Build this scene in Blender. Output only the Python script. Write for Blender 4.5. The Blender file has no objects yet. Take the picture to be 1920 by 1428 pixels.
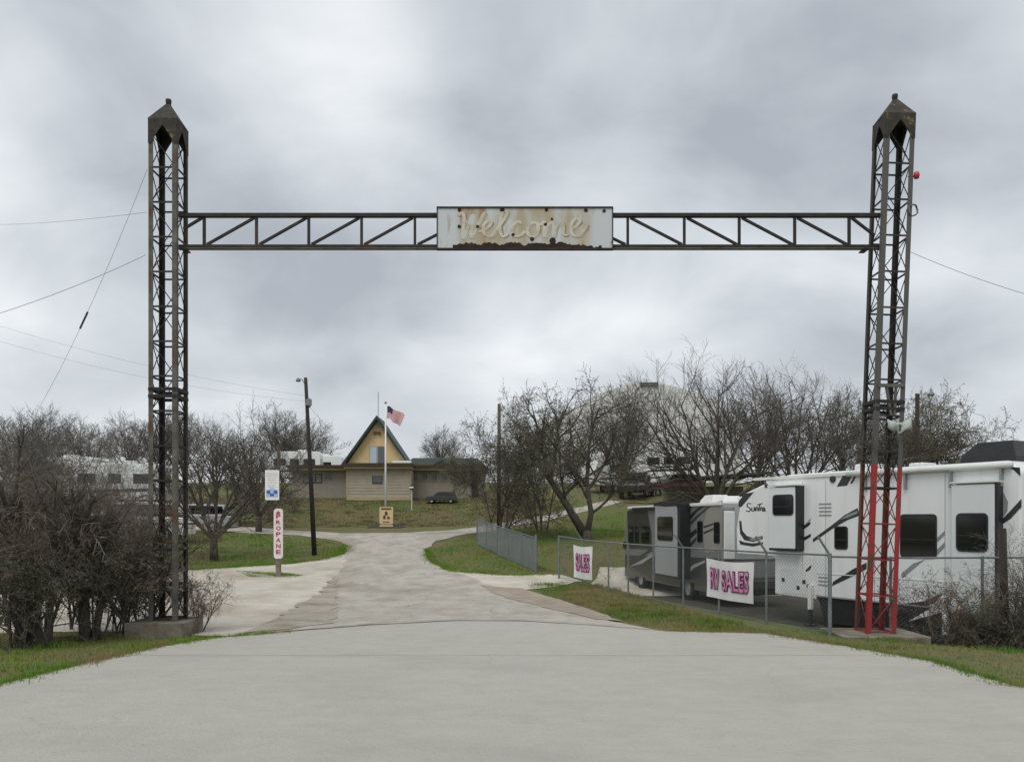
import bpy, bmesh, math, random
import numpy as np
from mathutils import Vector, Matrix
from mathutils.geometry import tessellate_polygon
R = math.radians
S = bpy.context.scene
COL = S.collection

# ------------------------------------------------------------------ camera
EYE = 2.15; FPX = 1500.0; CX = 960.0; HY = 975.0
cam = bpy.data.cameras.new('camera'); camo = bpy.data.objects.new('camera', cam); COL.objects.link(camo)
camo.location = (0, 0, EYE); camo.rotation_euler = (R(90), 0, 0)
cam.sensor_width = 36.0; cam.lens = FPX / 1920 * 36.0
cam.shift_y = (HY - 714) / 1920.0; cam.clip_start = 0.1; cam.clip_end = 3000
S.camera = camo
# ------------------------------------------------------------------ world (overcast)
SUN_EL, SUN_AZ = R(58), R(205)          # high and behind the camera, a little to the left
W = bpy.data.worlds.new('World'); S.world = W; W.use_nodes = True
nt = W.node_tree; nt.nodes.clear()
def wn(t, **k):
    n = nt.nodes.new(t)
    for a, b in k.items(): setattr(n, a, b)
    return n
def wl(a, b): nt.links.new(a, b)
wo = wn('ShaderNodeOutputWorld'); bg = wn('ShaderNodeBackground'); bg.inputs[1].default_value = 0.1
sky = wn('ShaderNodeTexSky', sky_type='NISHITA', sun_disc=False, sun_elevation=SUN_EL, sun_rotation=SUN_AZ)
tc = wn('ShaderNodeTexCoord'); sp = wn('ShaderNodeSeparateXYZ'); wl(tc.outputs['Generated'], sp.inputs[0])
def wm(op, a, b=None, clamp=False):
    n = wn('ShaderNodeMath', operation=op, use_clamp=clamp)
    for i, v in enumerate((a, b)):
        if v is None: continue
        if isinstance(v, (int, float)): n.inputs[i].default_value = v
        else: wl(v, n.inputs[i])
    return n.outputs[0]
zz = wm('MAXIMUM', sp.outputs[2], 0.0)
den = wm('ADD', zz, 0.55)
cb = wn('ShaderNodeCombineXYZ'); wl(wm('DIVIDE', sp.outputs[0], den), cb.inputs[0]); wl(wm('DIVIDE', sp.outputs[1], den), cb.inputs[1])
def wnoise(scale, detail, rough, loc, dist=0.0):
    mp = wn('ShaderNodeMapping'); mp.inputs[1].default_value = loc; mp.inputs[3].default_value = (1.0, 1.15, 1.0)
    wl(cb.outputs[0], mp.inputs[0])
    n = wn('ShaderNodeTexNoise'); wl(mp.outputs[0], n.inputs['Vector'])
    n.inputs['Scale'].default_value = scale; n.inputs['Detail'].default_value = detail
    n.inputs['Roughness'].default_value = rough; n.inputs['Distortion'].default_value = dist
    return n.outputs['Fac']
n1 = wnoise(1.5, 3.0, 0.45, (3.1, 0.4, 0.0), 0.3); n2 = wnoise(4.2, 6.0, 0.52, (7.7, 2.2, 0.0), 0.25)
cl = wm('ADD', wm('MULTIPLY', n1, 0.66), wm('MULTIPLY', n2, 0.34))
def lobe(px, py, power, amt):          # thinner (brighter) or thicker (darker) stretches of the cloud deck
    dp = wn('ShaderNodeVectorMath', operation='DOT_PRODUCT'); wl(tc.outputs['Generated'], dp.inputs[0])
    dp.inputs[1].default_value = Vector(((px - CX) / FPX, 1.0, (HY - py) / FPX)).normalized()
    return wm('MULTIPLY', wm('POWER', wm('MAXIMUM', dp.outputs['Value'], 0.0), power), amt)
for a_ in ((675, 165, 170.0, 0.185), (700, -160, 60.0, -0.10), (780, 640, 130.0, -0.10), (820, 330, 14.0, 0.03), (60, 400, 60.0, 0.06), (1500, 200, 20.0, -0.10), (560, 385, 220.0, -0.07), (1350, 560, 60.0, 0.05), (150, 30, 60.0, -0.05)):
    cl = wm('ADD', cl, lobe(*a_))
cr = wn('ShaderNodeValToRGB'); wl(cl, cr.inputs[0])
e = cr.color_ramp.elements
e[0].position = 0.36; e[0].color = (3.8, 4.1, 4.5, 1)
e[1].position = 0.68; e[1].color = (9.3, 9.5, 9.6, 1)
m = e.new(0.52); m.color = (6.35, 6.7, 7.05, 1)
hz = wn('ShaderNodeMixRGB'); wl(cr.outputs[0], hz.inputs[1]); hz.inputs[2].default_value = (6.1, 6.4, 6.6, 1)
wl(wm('POWER', wm('SUBTRACT', 1.0, zz, True), 9.0), hz.inputs[0])
mx = wn('ShaderNodeMixRGB'); mx.inputs[0].default_value = 0.94; wl(sky.outputs[0], mx.inputs[1]); wl(hz.outputs[0], mx.inputs[2])
wl(mx.outputs[0], bg.inputs[0]); wl(bg.outputs[0], wo.inputs[0])
# ------------------------------------------------------------------ sun
sun = bpy.data.lights.new('sun', 'SUN'); sun.energy = 1.5; sun.angle = R(35); sun.color = (1.0, 0.97, 0.92)
suno = bpy.data.objects.new('sun', sun); COL.objects.link(suno)
sd = Vector((math.sin(SUN_AZ) * math.cos(SUN_EL), math.cos(SUN_AZ) * math.cos(SUN_EL), math.sin(SUN_EL)))
suno.rotation_euler = sd.to_track_quat('Z', 'Y').to_euler()
S.view_settings.view_transform = 'Standard'; S.view_settings.look = 'None'
S.view_settings.exposure = 0.20; S.view_settings.gamma = 1.0; S.view_settings.use_curve_mapping = False
S.render.engine = 'CYCLES'

# ================================================================== helpers
def P(px, py, d): return Vector(((px - CX) / FPX * d, d, EYE + (HY - py) / FPX * d))
def sstep(a, b, x):
    t = min(1.0, max(0.0, (x - a) / (b - a))); return t * t * (3 - 2 * t)
KY = [-300, -10, 0, 15, 20, 25, 28, 32, 36, 40, 45, 50, 53, 57, 61, 66, 80, 120, 900]
KZ = [0.5, 0.5, 0.5, 0.0, -0.03, 0.0, 0.08, 0.30, 0.60, 0.97, 1.40, 1.55, 1.9, 2.9, 3.72, 4.3, 5.9, 6.9, 7.0]
_h = np.diff(KY); _dl = np.diff(KZ) / _h; _m = np.zeros(len(KY))
for i in range(1, len(KY) - 1):
    if _dl[i-1] * _dl[i] > 0:
        w1 = 2 * _h[i] + _h[i-1]; w2 = _h[i] + 2 * _h[i-1]
        _m[i] = (w1 + w2) / (w1 / _dl[i-1] + w2 / _dl[i])
_m[3] = -0.02
def G(y):
    i = int(np.searchsorted(KY, y)) - 1; i = max(0, min(len(KY) - 2, i))
    if i == 2: return 0.5 - y / 30.0
    h = _h[i]; t = (y - KY[i]) / h
    return ((2*t**3 - 3*t*t + 1) * KZ[i] + (t**3 - 2*t*t + t) * h * _m[i] + (-2*t**3 + 3*t*t) * KZ[i+1] + (t**3 - t*t) * h * _m[i+1])
LOT = -0.72
def T(x, y):
    g = G(y)
    s = (x - 1.7) * 0.952 + (y - 28) * 0.307
    w = sstep(0.2, 3.0, s) * sstep(39, 34, y) * sstep(12.5, 16.5, y) * sstep(60, 40, x)
    g = g + (LOT - g) * w
    a = sstep(0.0, 6.0, abs(x) - 6.2)
    g += -0.10 * a * sstep(1, 6, y) * sstep(22, 14, y)
    if y > 1:
        g += 0.035 * math.sin(x * 0.31 + 1.0) * math.sin(y * 0.23) * sstep(18, 30, y)
    return g
def ray(px, py):
    """where the line of sight through a picture point meets the terrain"""
    lo = 3.0; d = 3.0
    while d < 400:
        p = P(px, py, d)
        if p.z < T(p.x, p.y): break
        lo = d; d += 0.25
    hi = d
    for _ in range(25):
        m_ = (lo + hi) / 2; p = P(px, py, m_)
        if p.z < T(p.x, p.y): hi = m_
        else: lo = m_
    p = P(px, py, hi); return (p.x, p.y)
def ground(px, d):
    x = (px - CX) / FPX * d; return Vector((x, d, T(x, d)))

# ------------------------------------------------------------------ materials
MATS = {}
def mat(name, col, rough=0.8, metal=0.0, col2=None, scale=4.0, detail=5.0, bump=0.0, bscale=None, c3=None, s3=0.6,
        lo=0.35, hi=0.65, coat=0.0, spec=None, stretch=(1, 1, 1), objspace=False, f3=(0.5, 0.62), speck=None, crack=None, stain=None):
    if name in MATS: return MATS[name]
    m = bpy.data.materials.new(name); m.use_nodes = True; t = m.node_tree; n = t.nodes; b = n['Principled BSDF']
    b.inputs['Roughness'].default_value = rough; b.inputs['Metallic'].default_value = metal
    if coat: b.inputs['Coat Weight'].default_value = coat
    if spec is not None: b.inputs['Specular IOR Level'].default_value = spec
    b.inputs['Base Color'].default_value = (*col, 1)
    if objspace:
        g = n.new('ShaderNodeTexCoord'); src = g.outputs['Object']
    else:
        g = n.new('ShaderNodeNewGeometry'); src = g.outputs['Position']
    mp = n.new('ShaderNodeMapping'); mp.inputs[3].default_value = stretch; t.links.new(src, mp.inputs[0])
    def noise(sc, de, off=0.0):
        x = n.new('ShaderNodeTexNoise'); x.noise_dimensions = '4D'; x.inputs['W'].default_value = off
        x.inputs['Scale'].default_value = sc; x.inputs['Detail'].default_value = de
        x.inputs['Roughness'].default_value = 0.62; t.links.new(mp.outputs[0], x.inputs['Vector']); return x.outputs['Fac']
    if col2 is not None:
        r = n.new('ShaderNodeValToRGB'); t.links.new(noise(scale, detail), r.inputs[0])
        r.color_ramp.elements[0].position = lo; r.color_ramp.elements[1].position = hi
        r.color_ramp.elements[0].color = (*col, 1); r.color_ramp.elements[1].color = (*col2, 1)
        out = r.outputs[0]
        if c3 is not None:
            r3 = n.new('ShaderNodeValToRGB'); t.links.new(noise(s3, 5.0, 3.7), r3.inputs[0])
            r3.color_ramp.elements[0].position = f3[0]; r3.color_ramp.elements[1].position = f3[1]
            mxn = n.new('ShaderNodeMixRGB'); t.links.new(r3.outputs[0], mxn.inputs[0]); t.links.new(out, mxn.inputs[1])
            mxn.inputs[2].default_value = (*c3, 1); out = mxn.outputs[0]
        if speck:
            rs = n.new('ShaderNodeValToRGB'); t.links.new(noise(speck[0], 2.0, 5.5), rs.inputs[0]); rs.color_ramp.elements[0].position = speck[1]; rs.color_ramp.elements[1].position = speck[1]+0.08
            mm = n.new('ShaderNodeMixRGB'); t.links.new(rs.outputs[0], mm.inputs[0]); t.links.new(out, mm.inputs[1]); mm.inputs[2].default_value = (*speck[2], 1); out = mm.outputs[0]
        if stain:
            rs = n.new('ShaderNodeValToRGB'); t.links.new(noise(stain[0], 8.0, 21.5), rs.inputs[0]); rs.color_ramp.elements[0].position = stain[1]; rs.color_ramp.elements[1].position = stain[1]+0.16; rs.color_ramp.elements[1].color = (.7, .7, .7, 1)
            mm = n.new('ShaderNodeMixRGB'); t.links.new(rs.outputs[0], mm.inputs[0]); t.links.new(out, mm.inputs[1]); mm.inputs[2].default_value = (*stain[2], 1); out = mm.outputs[0]
        if crack:
            vo = n.new('ShaderNodeTexVoronoi'); vo.feature = 'DISTANCE_TO_EDGE'; vo.inputs['Scale'].default_value = crack[0]
            nz = n.new('ShaderNodeTexNoise'); nz.inputs['Scale'].default_value = crack[0]*3; nz.inputs['Detail'].default_value = 5; t.links.new(src, nz.inputs['Vector'])
            ad = n.new('ShaderNodeMixRGB'); ad.blend_type = 'ADD'; ad.inputs[0].default_value = 1.2/crack[0]*0.5; t.links.new(src, ad.inputs[1]); t.links.new(nz.outputs['Color'], ad.inputs[2]); t.links.new(ad.outputs[0], vo.inputs['Vector'])
            rc = n.new('ShaderNodeValToRGB'); t.links.new(vo.outputs['Distance'], rc.inputs[0]); rc.color_ramp.elements[0].position = 0.0; rc.color_ramp.elements[0].color = (1, 1, 1, 1); rc.color_ramp.elements[1].position = crack[1]; rc.color_ramp.elements[1].color = (0, 0, 0, 1)
            rm = n.new('ShaderNodeValToRGB'); t.links.new(noise(0.5, 3.0, 12.0), rm.inputs[0]); rm.color_ramp.elements[0].position = 0.45; rm.color_ramp.elements[1].position = 0.62; rm.color_ramp.elements[1].color = (crack[3],)*3+(1,)
            mu = n.new('ShaderNodeMath'); mu.operation = 'MULTIPLY'; t.links.new(rc.outputs[0], mu.inputs[0]); t.links.new(rm.outputs[0], mu.inputs[1])
            mm = n.new('ShaderNodeMixRGB'); t.links.new(mu.outputs[0], mm.inputs[0]); t.links.new(out, mm.inputs[1]); mm.inputs[2].default_value = (*crack[2], 1); out = mm.outputs[0]
        t.links.new(out, b.inputs['Base Color'])
    if bump:
        bp = n.new('ShaderNodeBump'); bp.inputs['Strength'].default_value = bump; bp.inputs['Distance'].default_value = 0.05
        t.links.new(noise(bscale or scale * 4, 6.0, 9.1), bp.inputs['Height']); t.links.new(bp.outputs[0], b.inputs['Normal'])
    MATS[name] = m; return m
M_GROUND = mat('turf', (0.080, 0.100, 0.024), 0.95, col2=(0.150, 0.108, 0.052), scale=0.6, detail=9, bump=0.8, bscale=9, c3=(0.072, 0.122, 0.018), s3=0.22, f3=(0.48, 0.70))
M_SLAB = mat('broom_concrete', (0.368, 0.358, 0.312), 0.9, col2=(0.430, 0.420, 0.374), scale=3.2, detail=15, bump=0.6, bscale=34, c3=(0.30, 0.292, 0.262), s3=0.5, f3=(0.50, 0.90), stretch=(0.8, 1.15, 1), lo=0.25, hi=0.75, speck=(30.0, 0.66, (0.25, 0.24, 0.205)), stain=(0.8, 0.60, (0.30, 0.288, 0.248)), crack=(0.22, 0.005, (0.24, 0.23, 0.20), 0.28))
M_ROAD = mat('worn_chipseal', (0.30, 0.272, 0.225), 0.95, col2=(0.43, 0.405, 0.352), scale=1.2, detail=14, bump=0.7, bscale=18, c3=(0.235, 0.20, 0.158), s3=0.38, f3=(0.52, 0.74), stretch=(1.2, 0.7, 1), lo=0.32, hi=0.60, speck=(22.0, 0.62, (0.24, 0.215, 0.175)), crack=(0.5, 0.016, (0.17, 0.15, 0.12), 0.8))
M_GRAVEL = mat('caliche_gravel', (0.42, 0.38, 0.315), 0.97, col2=(0.56, 0.52, 0.445), scale=0.9, detail=10, bump=0.7, bscale=16, c3=(0.34, 0.29, 0.23), s3=0.35, f3=(0.52, 0.72), speck=(18.0, 0.62, (0.29, 0.255, 0.205)))
M_LOT = mat('shaded_lot_soil', (0.034, 0.032, 0.023), 0.97, col2=(0.070, 0.058, 0.042), scale=1.3, detail=9, bump=0.7, bscale=18, c3=(0.036, 0.048, 0.016), s3=0.5)  # dark soil and grass, with the trailers' ground shadow put into the colour
M_SHOULD = mat('tan_shoulder', (0.285, 0.25, 0.20), 0.97, col2=(0.385, 0.35, 0.29), scale=1.4, detail=11, bump=0.6, bscale=16, c3=(0.22, 0.185, 0.14), s3=0.8)
M_DIRT = mat('bare_dirt', (0.25, 0.205, 0.155), 0.97, col2=(0.36, 0.31, 0.245), scale=1.6, detail=9, bump=0.7, bscale=18)
M_GRASS = mat('grass_blades', (0.082, 0.185, 0.008), 0.8, col2=(0.165, 0.245, 0.018), scale=0.9, detail=8, c3=(0.230, 0.160, 0.070), s3=0.42, f3=(0.49, 0.62))
M_DRYGRASS = mat('dry_grass_blades', (0.185, 0.165, 0.050), 0.85, col2=(0.275, 0.200, 0.095), scale=0.6, detail=7, c3=(0.090, 0.165, 0.014), s3=0.35, f3=(0.43, 0.57))
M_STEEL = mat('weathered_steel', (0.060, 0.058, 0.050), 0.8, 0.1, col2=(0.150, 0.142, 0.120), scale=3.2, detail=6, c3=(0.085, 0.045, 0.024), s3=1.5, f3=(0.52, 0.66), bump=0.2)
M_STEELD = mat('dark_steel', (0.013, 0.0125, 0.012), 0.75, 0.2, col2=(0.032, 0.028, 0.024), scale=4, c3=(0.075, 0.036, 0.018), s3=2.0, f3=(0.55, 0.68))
M_CAP = mat('rusted_sheet', (0.020, 0.020, 0.018), 0.85, 0.1, col2=(0.058, 0.048, 0.032), scale=7, detail=7, c3=(0.16, 0.13, 0.07), s3=9, f3=(0.58, 0.66), bump=0.3)
M_REDST = mat('red_painted_steel', (0.30, 0.018, 0.022), 0.55, 0.0, col2=(0.20, 0.020, 0.018), scale=5, c3=(0.10, 0.035, 0.02), s3=2.6, f3=(0.54, 0.66))
M_REDOLD = mat('old_red_painted_steel', (0.30, 0.024, 0.026), 0.7, 0.0, col2=(0.07, 0.035, 0.022), scale=4)
M_FOOT = mat('footing_concrete', (0.115, 0.098, 0.075), 0.95, col2=(0.25, 0.225, 0.18), scale=3, detail=8, bump=0.5, c3=(0.11, 0.085, 0.055), s3=1.6)
M_GALV = mat('galvanised_steel', (0.21, 0.235, 0.235), 0.55, 0.45, col2=(0.15, 0.17, 0.17), scale=6)
M_WIRE = mat('chain_link_wire', (0.16, 0.175, 0.175), 0.55, 0.4)
M_CABLE = mat('cable', (0.13, 0.135, 0.14), 0.7)
M_GEL = mat('white_gelcoat', (0.74, 0.76, 0.755), 0.28, col2=(0.70, 0.715, 0.705), scale=0.9, coat=0.3, c3=(0.60, 0.60, 0.575), s3=2.2, f3=(0.52, 0.80), stretch=(1.4, 1.4, 0.14))
M_GEL2 = mat('white_roof_membrane', (0.70, 0.71, 0.69), 0.6, col2=(0.60, 0.60, 0.57), scale=2)
M_SLIDE = mat('white_slide_wall', (0.66, 0.69, 0.69), 0.35, col2=(0.62, 0.65, 0.65), scale=0.7)
M_BLK = mat('black_plastic', (0.012, 0.012, 0.014), 0.45, col2=(0.02, 0.02, 0.022), scale=5)
M_GREYDK = mat('charcoal_graphic', (0.026, 0.027, 0.030), 0.35)
M_GREYMD = mat('grey_graphic', (0.24, 0.25, 0.255), 0.35)
M_GLASS = mat('tinted_glass', (0.006, 0.007, 0.008), 0.06, spec=0.6)
M_MHG = mat('grey_motorhome_paint', (0.20, 0.205, 0.205), 0.32, col2=(0.17, 0.172, 0.17), scale=0.8, coat=0.3)
M_MHT = mat('tan_motorhome_paint', (0.30, 0.285, 0.25), 0.35, col2=(0.27, 0.255, 0.22), scale=0.8, coat=0.3)
M_MHD = mat('dark_motorhome_paint', (0.036, 0.036, 0.033), 0.35, col2=(0.048, 0.047, 0.042), scale=0.8, coat=0.3)
M_MHSL = mat('slide_grey_paint', (0.33, 0.345, 0.35), 0.35)
M_TYRE = mat('tyre_rubber', (0.015, 0.015, 0.015), 0.9)
M_RIM = mat('wheel_rim', (0.55, 0.55, 0.55), 0.35, 0.5)
M_REDL = mat('red_lens', (0.45, 0.02, 0.02), 0.3)
M_BANNER = mat('white_vinyl', (0.76, 0.75, 0.75), 0.5, col2=(0.66, 0.65, 0.655), scale=3)
M_PINK = mat('faded_pink_print', (0.58, 0.09, 0.31), 0.6, col2=(0.70, 0.36, 0.52), scale=5, objspace=False)
M_PURP = mat('dark_purple_print', (0.075, 0.012, 0.055), 0.6, col2=(0.20, 0.08, 0.15), scale=6, lo=0.5, hi=0.75)
M_BARK = mat('grey_bark', (0.045, 0.038, 0.030), 0.95, col2=(0.105, 0.090, 0.072), scale=7, detail=7, bump=0.6)
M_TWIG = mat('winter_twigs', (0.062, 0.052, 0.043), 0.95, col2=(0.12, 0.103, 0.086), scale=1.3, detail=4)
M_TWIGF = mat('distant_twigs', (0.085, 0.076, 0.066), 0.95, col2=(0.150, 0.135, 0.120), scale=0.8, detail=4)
M_TWIGB = mat('brown_thicket_twigs', (0.088, 0.070, 0.052), 0.95, col2=(0.20, 0.17, 0.135), scale=1.6, detail=4)
M_TWIGG = mat('mossy_twigs', (0.066, 0.058, 0.042), 0.95, col2=(0.140, 0.125, 0.088), scale=1.3, detail=4)
M_LEAF = mat('privet_leaves', (0.020, 0.030, 0.012), 0.6, col2=(0.060, 0.072, 0.032), scale=3)
M_BANKG = mat('bank_grass_blades', (0.100, 0.084, 0.032), 0.9, col2=(0.160, 0.106, 0.056), scale=0.35, detail=9, c3=(0.075, 0.088, 0.022), s3=0.3, f3=(0.50, 0.68))
M_LEAFD = mat('dry_leaves', (0.10, 0.070, 0.042), 0.9, col2=(0.17, 0.125, 0.085), scale=3)
M_MOSS = mat('ball_moss', (0.085, 0.085, 0.046), 0.95, col2=(0.14, 0.13, 0.08), scale=3)
M_POLE = mat('creosote_pole', (0.018, 0.014, 0.011), 0.95, col2=(0.040, 0.032, 0.025), scale=6, stretch=(4, 4, .5))
M_POLE2 = mat('brown_pole', (0.06, 0.048, 0.035), 0.95, col2=(0.11, 0.09, 0.07), scale=6, stretch=(4, 4, .5))
M_WALL = mat('tan_siding', (0.345, 0.30, 0.235), 0.9, col2=(0.41, 0.36, 0.285), scale=1.4)
M_WALL2 = mat('grey_tan_siding', (0.245, 0.22, 0.18), 0.9, col2=(0.285, 0.255, 0.21), scale=1.4)
M_GABLE = mat('yellow_tan_siding', (0.62, 0.45, 0.225), 0.9, col2=(0.68, 0.52, 0.29), scale=1.5)
M_FASCIA = mat('dark_brown_fascia', (0.050, 0.034, 0.022), 0.85)
M_TRIM = mat('olive_trim', (0.34, 0.285, 0.165), 0.85, col2=(0.39, 0.33, 0.20), scale=2)
M_GREENRF = mat('green_metal_roof', (0.012, 0.034, 0.030), 0.6, 0.0)
M_GREENR2 = mat('pale_green_roof', (0.085, 0.105, 0.094), 0.6, 0.0)
M_WHITE = mat('white_paint', (0.74, 0.73, 0.70), 0.6)
M_GREYW = mat('grey_window_glass', (0.10, 0.115, 0.13), 0.12)
M_BLUEW = mat('pale_curtained_glass', (0.42, 0.52, 0.60), 0.25)
M_CURT = mat('window_blinds', (0.20, 0.19, 0.165), 0.7, col2=(0.09, 0.09, 0.08), scale=1.5)
M_BARN = mat('pale_metal_barn', (0.64, 0.64, 0.625), 0.7, col2=(0.69, 0.69, 0.675), scale=0.4)
M_REDTX = mat('red_lettering', (0.33, 0.045, 0.075), 0.6)
M_PROP = mat('propane_board', (0.74, 0.66, 0.66), 0.6)
M_BLUE = mat('blue_print', (0.035, 0.085, 0.26), 0.6)
M_LBLUE = mat('light_blue_print', (0.36, 0.46, 0.68), 0.6)
M_GREYTX = mat('grey_print', (0.40, 0.40, 0.42), 0.6)
M_YEL = mat('yellow_sign_board', (0.66, 0.52, 0.29), 0.7)
M_BRN = mat('brown_sign_paint', (0.13, 0.055, 0.03), 0.7)
M_CREAM = mat('cream_script_paint', (0.56, 0.53, 0.44), 0.7, col2=(0.40, 0.34, 0.24), scale=5, lo=0.42, hi=0.62, c3=(0.50, 0.51, 0.49), s3=2.0, f3=(0.55, 0.62))
M_TANSH = mat('tan_letter_shadow', (0.27, 0.205, 0.125), 0.8, col2=(0.42, 0.37, 0.28), scale=4, lo=0.42, hi=0.58, c3=(0.46, 0.46, 0.43), s3=2.0, f3=(0.55, 0.62))
M_MULCH = mat('dark_mulch', (0.03, 0.026, 0.02), 0.95, col2=(0.06, 0.05, 0.04), scale=8, bump=0.6)
M_RUST = mat('rust_scab', (0.014, 0.009, 0.008), 0.95, col2=(0.042, 0.018, 0.012), scale=9)
M_SHEET = mat('torn_white_sheet', (0.46, 0.50, 0.47), 0.7, col2=(0.36, 0.39, 0.36), scale=5)
M_CARB = mat('dark_car_paint', (0.02, 0.02, 0.022), 0.25, coat=0.5)
M_CARS = mat('silver_car_paint', (0.42, 0.43, 0.44), 0.3, 0.3, coat=0.5)
M_CARM = mat('maroon_car_paint', (0.10, 0.03, 0.035), 0.3, coat=0.5)
M_ROOFG = mat('grey_shed_roof', (0.09, 0.095, 0.10), 0.7, col2=(0.13, 0.13, 0.13), scale=1)
# faded welcome panel: white enamel with tan staining and rust runs
def redleg(name, red, red2, steel):
    m = mat(name, red, 0.6, 0.0, col2=red2, scale=5, c3=(0.085, 0.040, 0.026), s3=6.0, f3=(0.53, 0.60), stretch=(1, 1, 0.5)); t = m.node_tree; n = t.nodes; b = n['Principled BSDF']
    old = b.inputs['Base Color'].links[0].from_socket; g = n.new('ShaderNodeNewGeometry'); sp_ = n.new('ShaderNodeSeparateXYZ'); t.links.new(g.outputs['Position'], sp_.inputs[0])
    nz = n.new('ShaderNodeTexNoise'); nz.inputs['Scale'].default_value = 9.0; nz.inputs['Detail'].default_value = 5.0; t.links.new(g.outputs['Position'], nz.inputs['Vector'])
    a_ = n.new('ShaderNodeMath'); a_.operation = 'MULTIPLY_ADD'; t.links.new(nz.outputs['Fac'], a_.inputs[0]); a_.inputs[1].default_value = 0.5; t.links.new(sp_.outputs[2], a_.inputs[2])
    th = n.new('ShaderNodeMath'); th.operation = 'GREATER_THAN'; t.links.new(a_.outputs[0], th.inputs[0]); th.inputs[1].default_value = 3.42
    mx_ = n.new('ShaderNodeMixRGB'); t.links.new(th.outputs[0], mx_.inputs[0]); t.links.new(old, mx_.inputs[1]); mx_.inputs[2].default_value = (*steel, 1); t.links.new(mx_.outputs[0], b.inputs['Base Color']); return m
M_REDLEG = redleg('red_over_steel', (0.34, 0.016, 0.022), (0.22, 0.020, 0.018), (0.075, 0.072, 0.064)); M_REDLEGB = redleg('brown_red_over_shaded_steel', (0.20, 0.028, 0.024), (0.10, 0.036, 0.024), (0.024, 0.022, 0.020))  # rear-leg copy: browner red, with shade put into its darker steel colour
def panel_mat():
    m = bpy.data.materials.new('stained_white_enamel'); m.use_nodes = True; t = m.node_tree; n = t.nodes; b = n['Principled BSDF']
    b.inputs['Roughness'].default_value = 0.55
    g = n.new('ShaderNodeTexCoord')
    def noise(sc, w, st=(1, 1, 1)):
        mp = n.new('ShaderNodeMapping'); mp.inputs[3].default_value = st; t.links.new(g.outputs['Object'], mp.inputs[0])
        x = n.new('ShaderNodeTexNoise'); x.noise_dimensions = '4D'; x.inputs['W'].default_value = w; x.inputs['Scale'].default_value = sc; x.inputs['Detail'].default_value = 6
        t.links.new(mp.outputs[0], x.inputs['Vector']); return x.outputs['Fac']
    def ramp(f, a, c):
        r = n.new('ShaderNodeValToRGB'); t.links.new(f, r.inputs[0]); r.color_ramp.elements[0].position = a; r.color_ramp.elements[1].position = c; return r.outputs[0]
    def mixc(f, a, c):
        x = n.new('ShaderNodeMixRGB'); t.links.new(f, x.inputs[0])
        if isinstance(a, tuple): x.inputs[1].default_value = a
        else: t.links.new(a, x.inputs[1])
        x.inputs[2].default_value = c; return x.outputs[0]
    s = n.new('ShaderNodeSeparateXYZ'); t.links.new(g.outputs['Object'], s.inputs[0])
    mr = n.new('ShaderNodeMapRange'); t.links.new(s.outputs[0], mr.inputs[0])
    mr.inputs[1].default_value = 1.12; mr.inputs[2].default_value = 1.3; mr.inputs[3].default_value = 1.0; mr.inputs[4].default_value = 0.0
    ab = n.new('ShaderNodeMath'); ab.operation = 'ABSOLUTE'; t.links.new(s.outputs[0], ab.inputs[0]); t.links.new(ab.outputs[0], mr.inputs[0])
    st = n.new('ShaderNodeMath'); st.operation = 'MULTIPLY'; t.links.new(mr.outputs[0], st.inputs[0]); t.links.new(ramp(noise(2.6, 1.0, (1.6, 1, 0.5)), 0.30, 0.56), st.inputs[1])
    c = mixc(st.outputs[0], (0.50, 0.53, 0.54, 1), (0.38, 0.32, 0.215, 1))
    c = mixc(ramp(noise(3.4, 4.0, (1.5, 1, 0.35)), 0.56, 0.70), c, (0.30, 0.165, 0.07, 1))
    c = mixc(ramp(noise(11.0, 6.0), 0.67, 0.71), c, (0.05, 0.028, 0.018, 1))
    t.links.new(c, b.inputs['Base Color']); return m
M_PANEL = panel_mat()
def flag_mat():
    m = bpy.data.materials.new('flag_cloth'); m.use_nodes = True; t = m.node_tree; n = t.nodes; b = n['Principled BSDF']; b.inputs['Roughness'].default_value = 0.8
    uv = n.new('ShaderNodeUVMap'); s = n.new('ShaderNodeSeparateXYZ'); t.links.new(uv.outputs[0], s.inputs[0])
    def ma(op, a, c):
        x = n.new('ShaderNodeMath'); x.operation = op
        for i, v in enumerate((a, c)):
            if isinstance(v, float): x.inputs[i].default_value = v
            else: t.links.new(v, x.inputs[i])
        return x.outputs[0]
    stripe = ma('LESS_THAN', ma('MODULO', ma('MULTIPLY', s.outputs[1], 6.5), 1.0), 0.5)
    x = n.new('ShaderNodeMixRGB'); t.links.new(stripe, x.inputs[0]); x.inputs[1].default_value = (0.70, 0.62, 0.62, 1); x.inputs[2].default_value = (0.50, 0.10, 0.13, 1)
    can = ma('MULTIPLY', ma('LESS_THAN', s.outputs[0], 0.42), ma('GREATER_THAN', s.outputs[1], 0.46))
    y = n.new('ShaderNodeMixRGB'); t.links.new(can, y.inputs[0]); t.links.new(x.outputs[0], y.inputs[1]); y.inputs[2].default_value = (0.03, 0.035, 0.07, 1)
    t.links.new(y.outputs[0], b.inputs['Base Color']); return m
M_FLAG = flag_mat()

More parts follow.
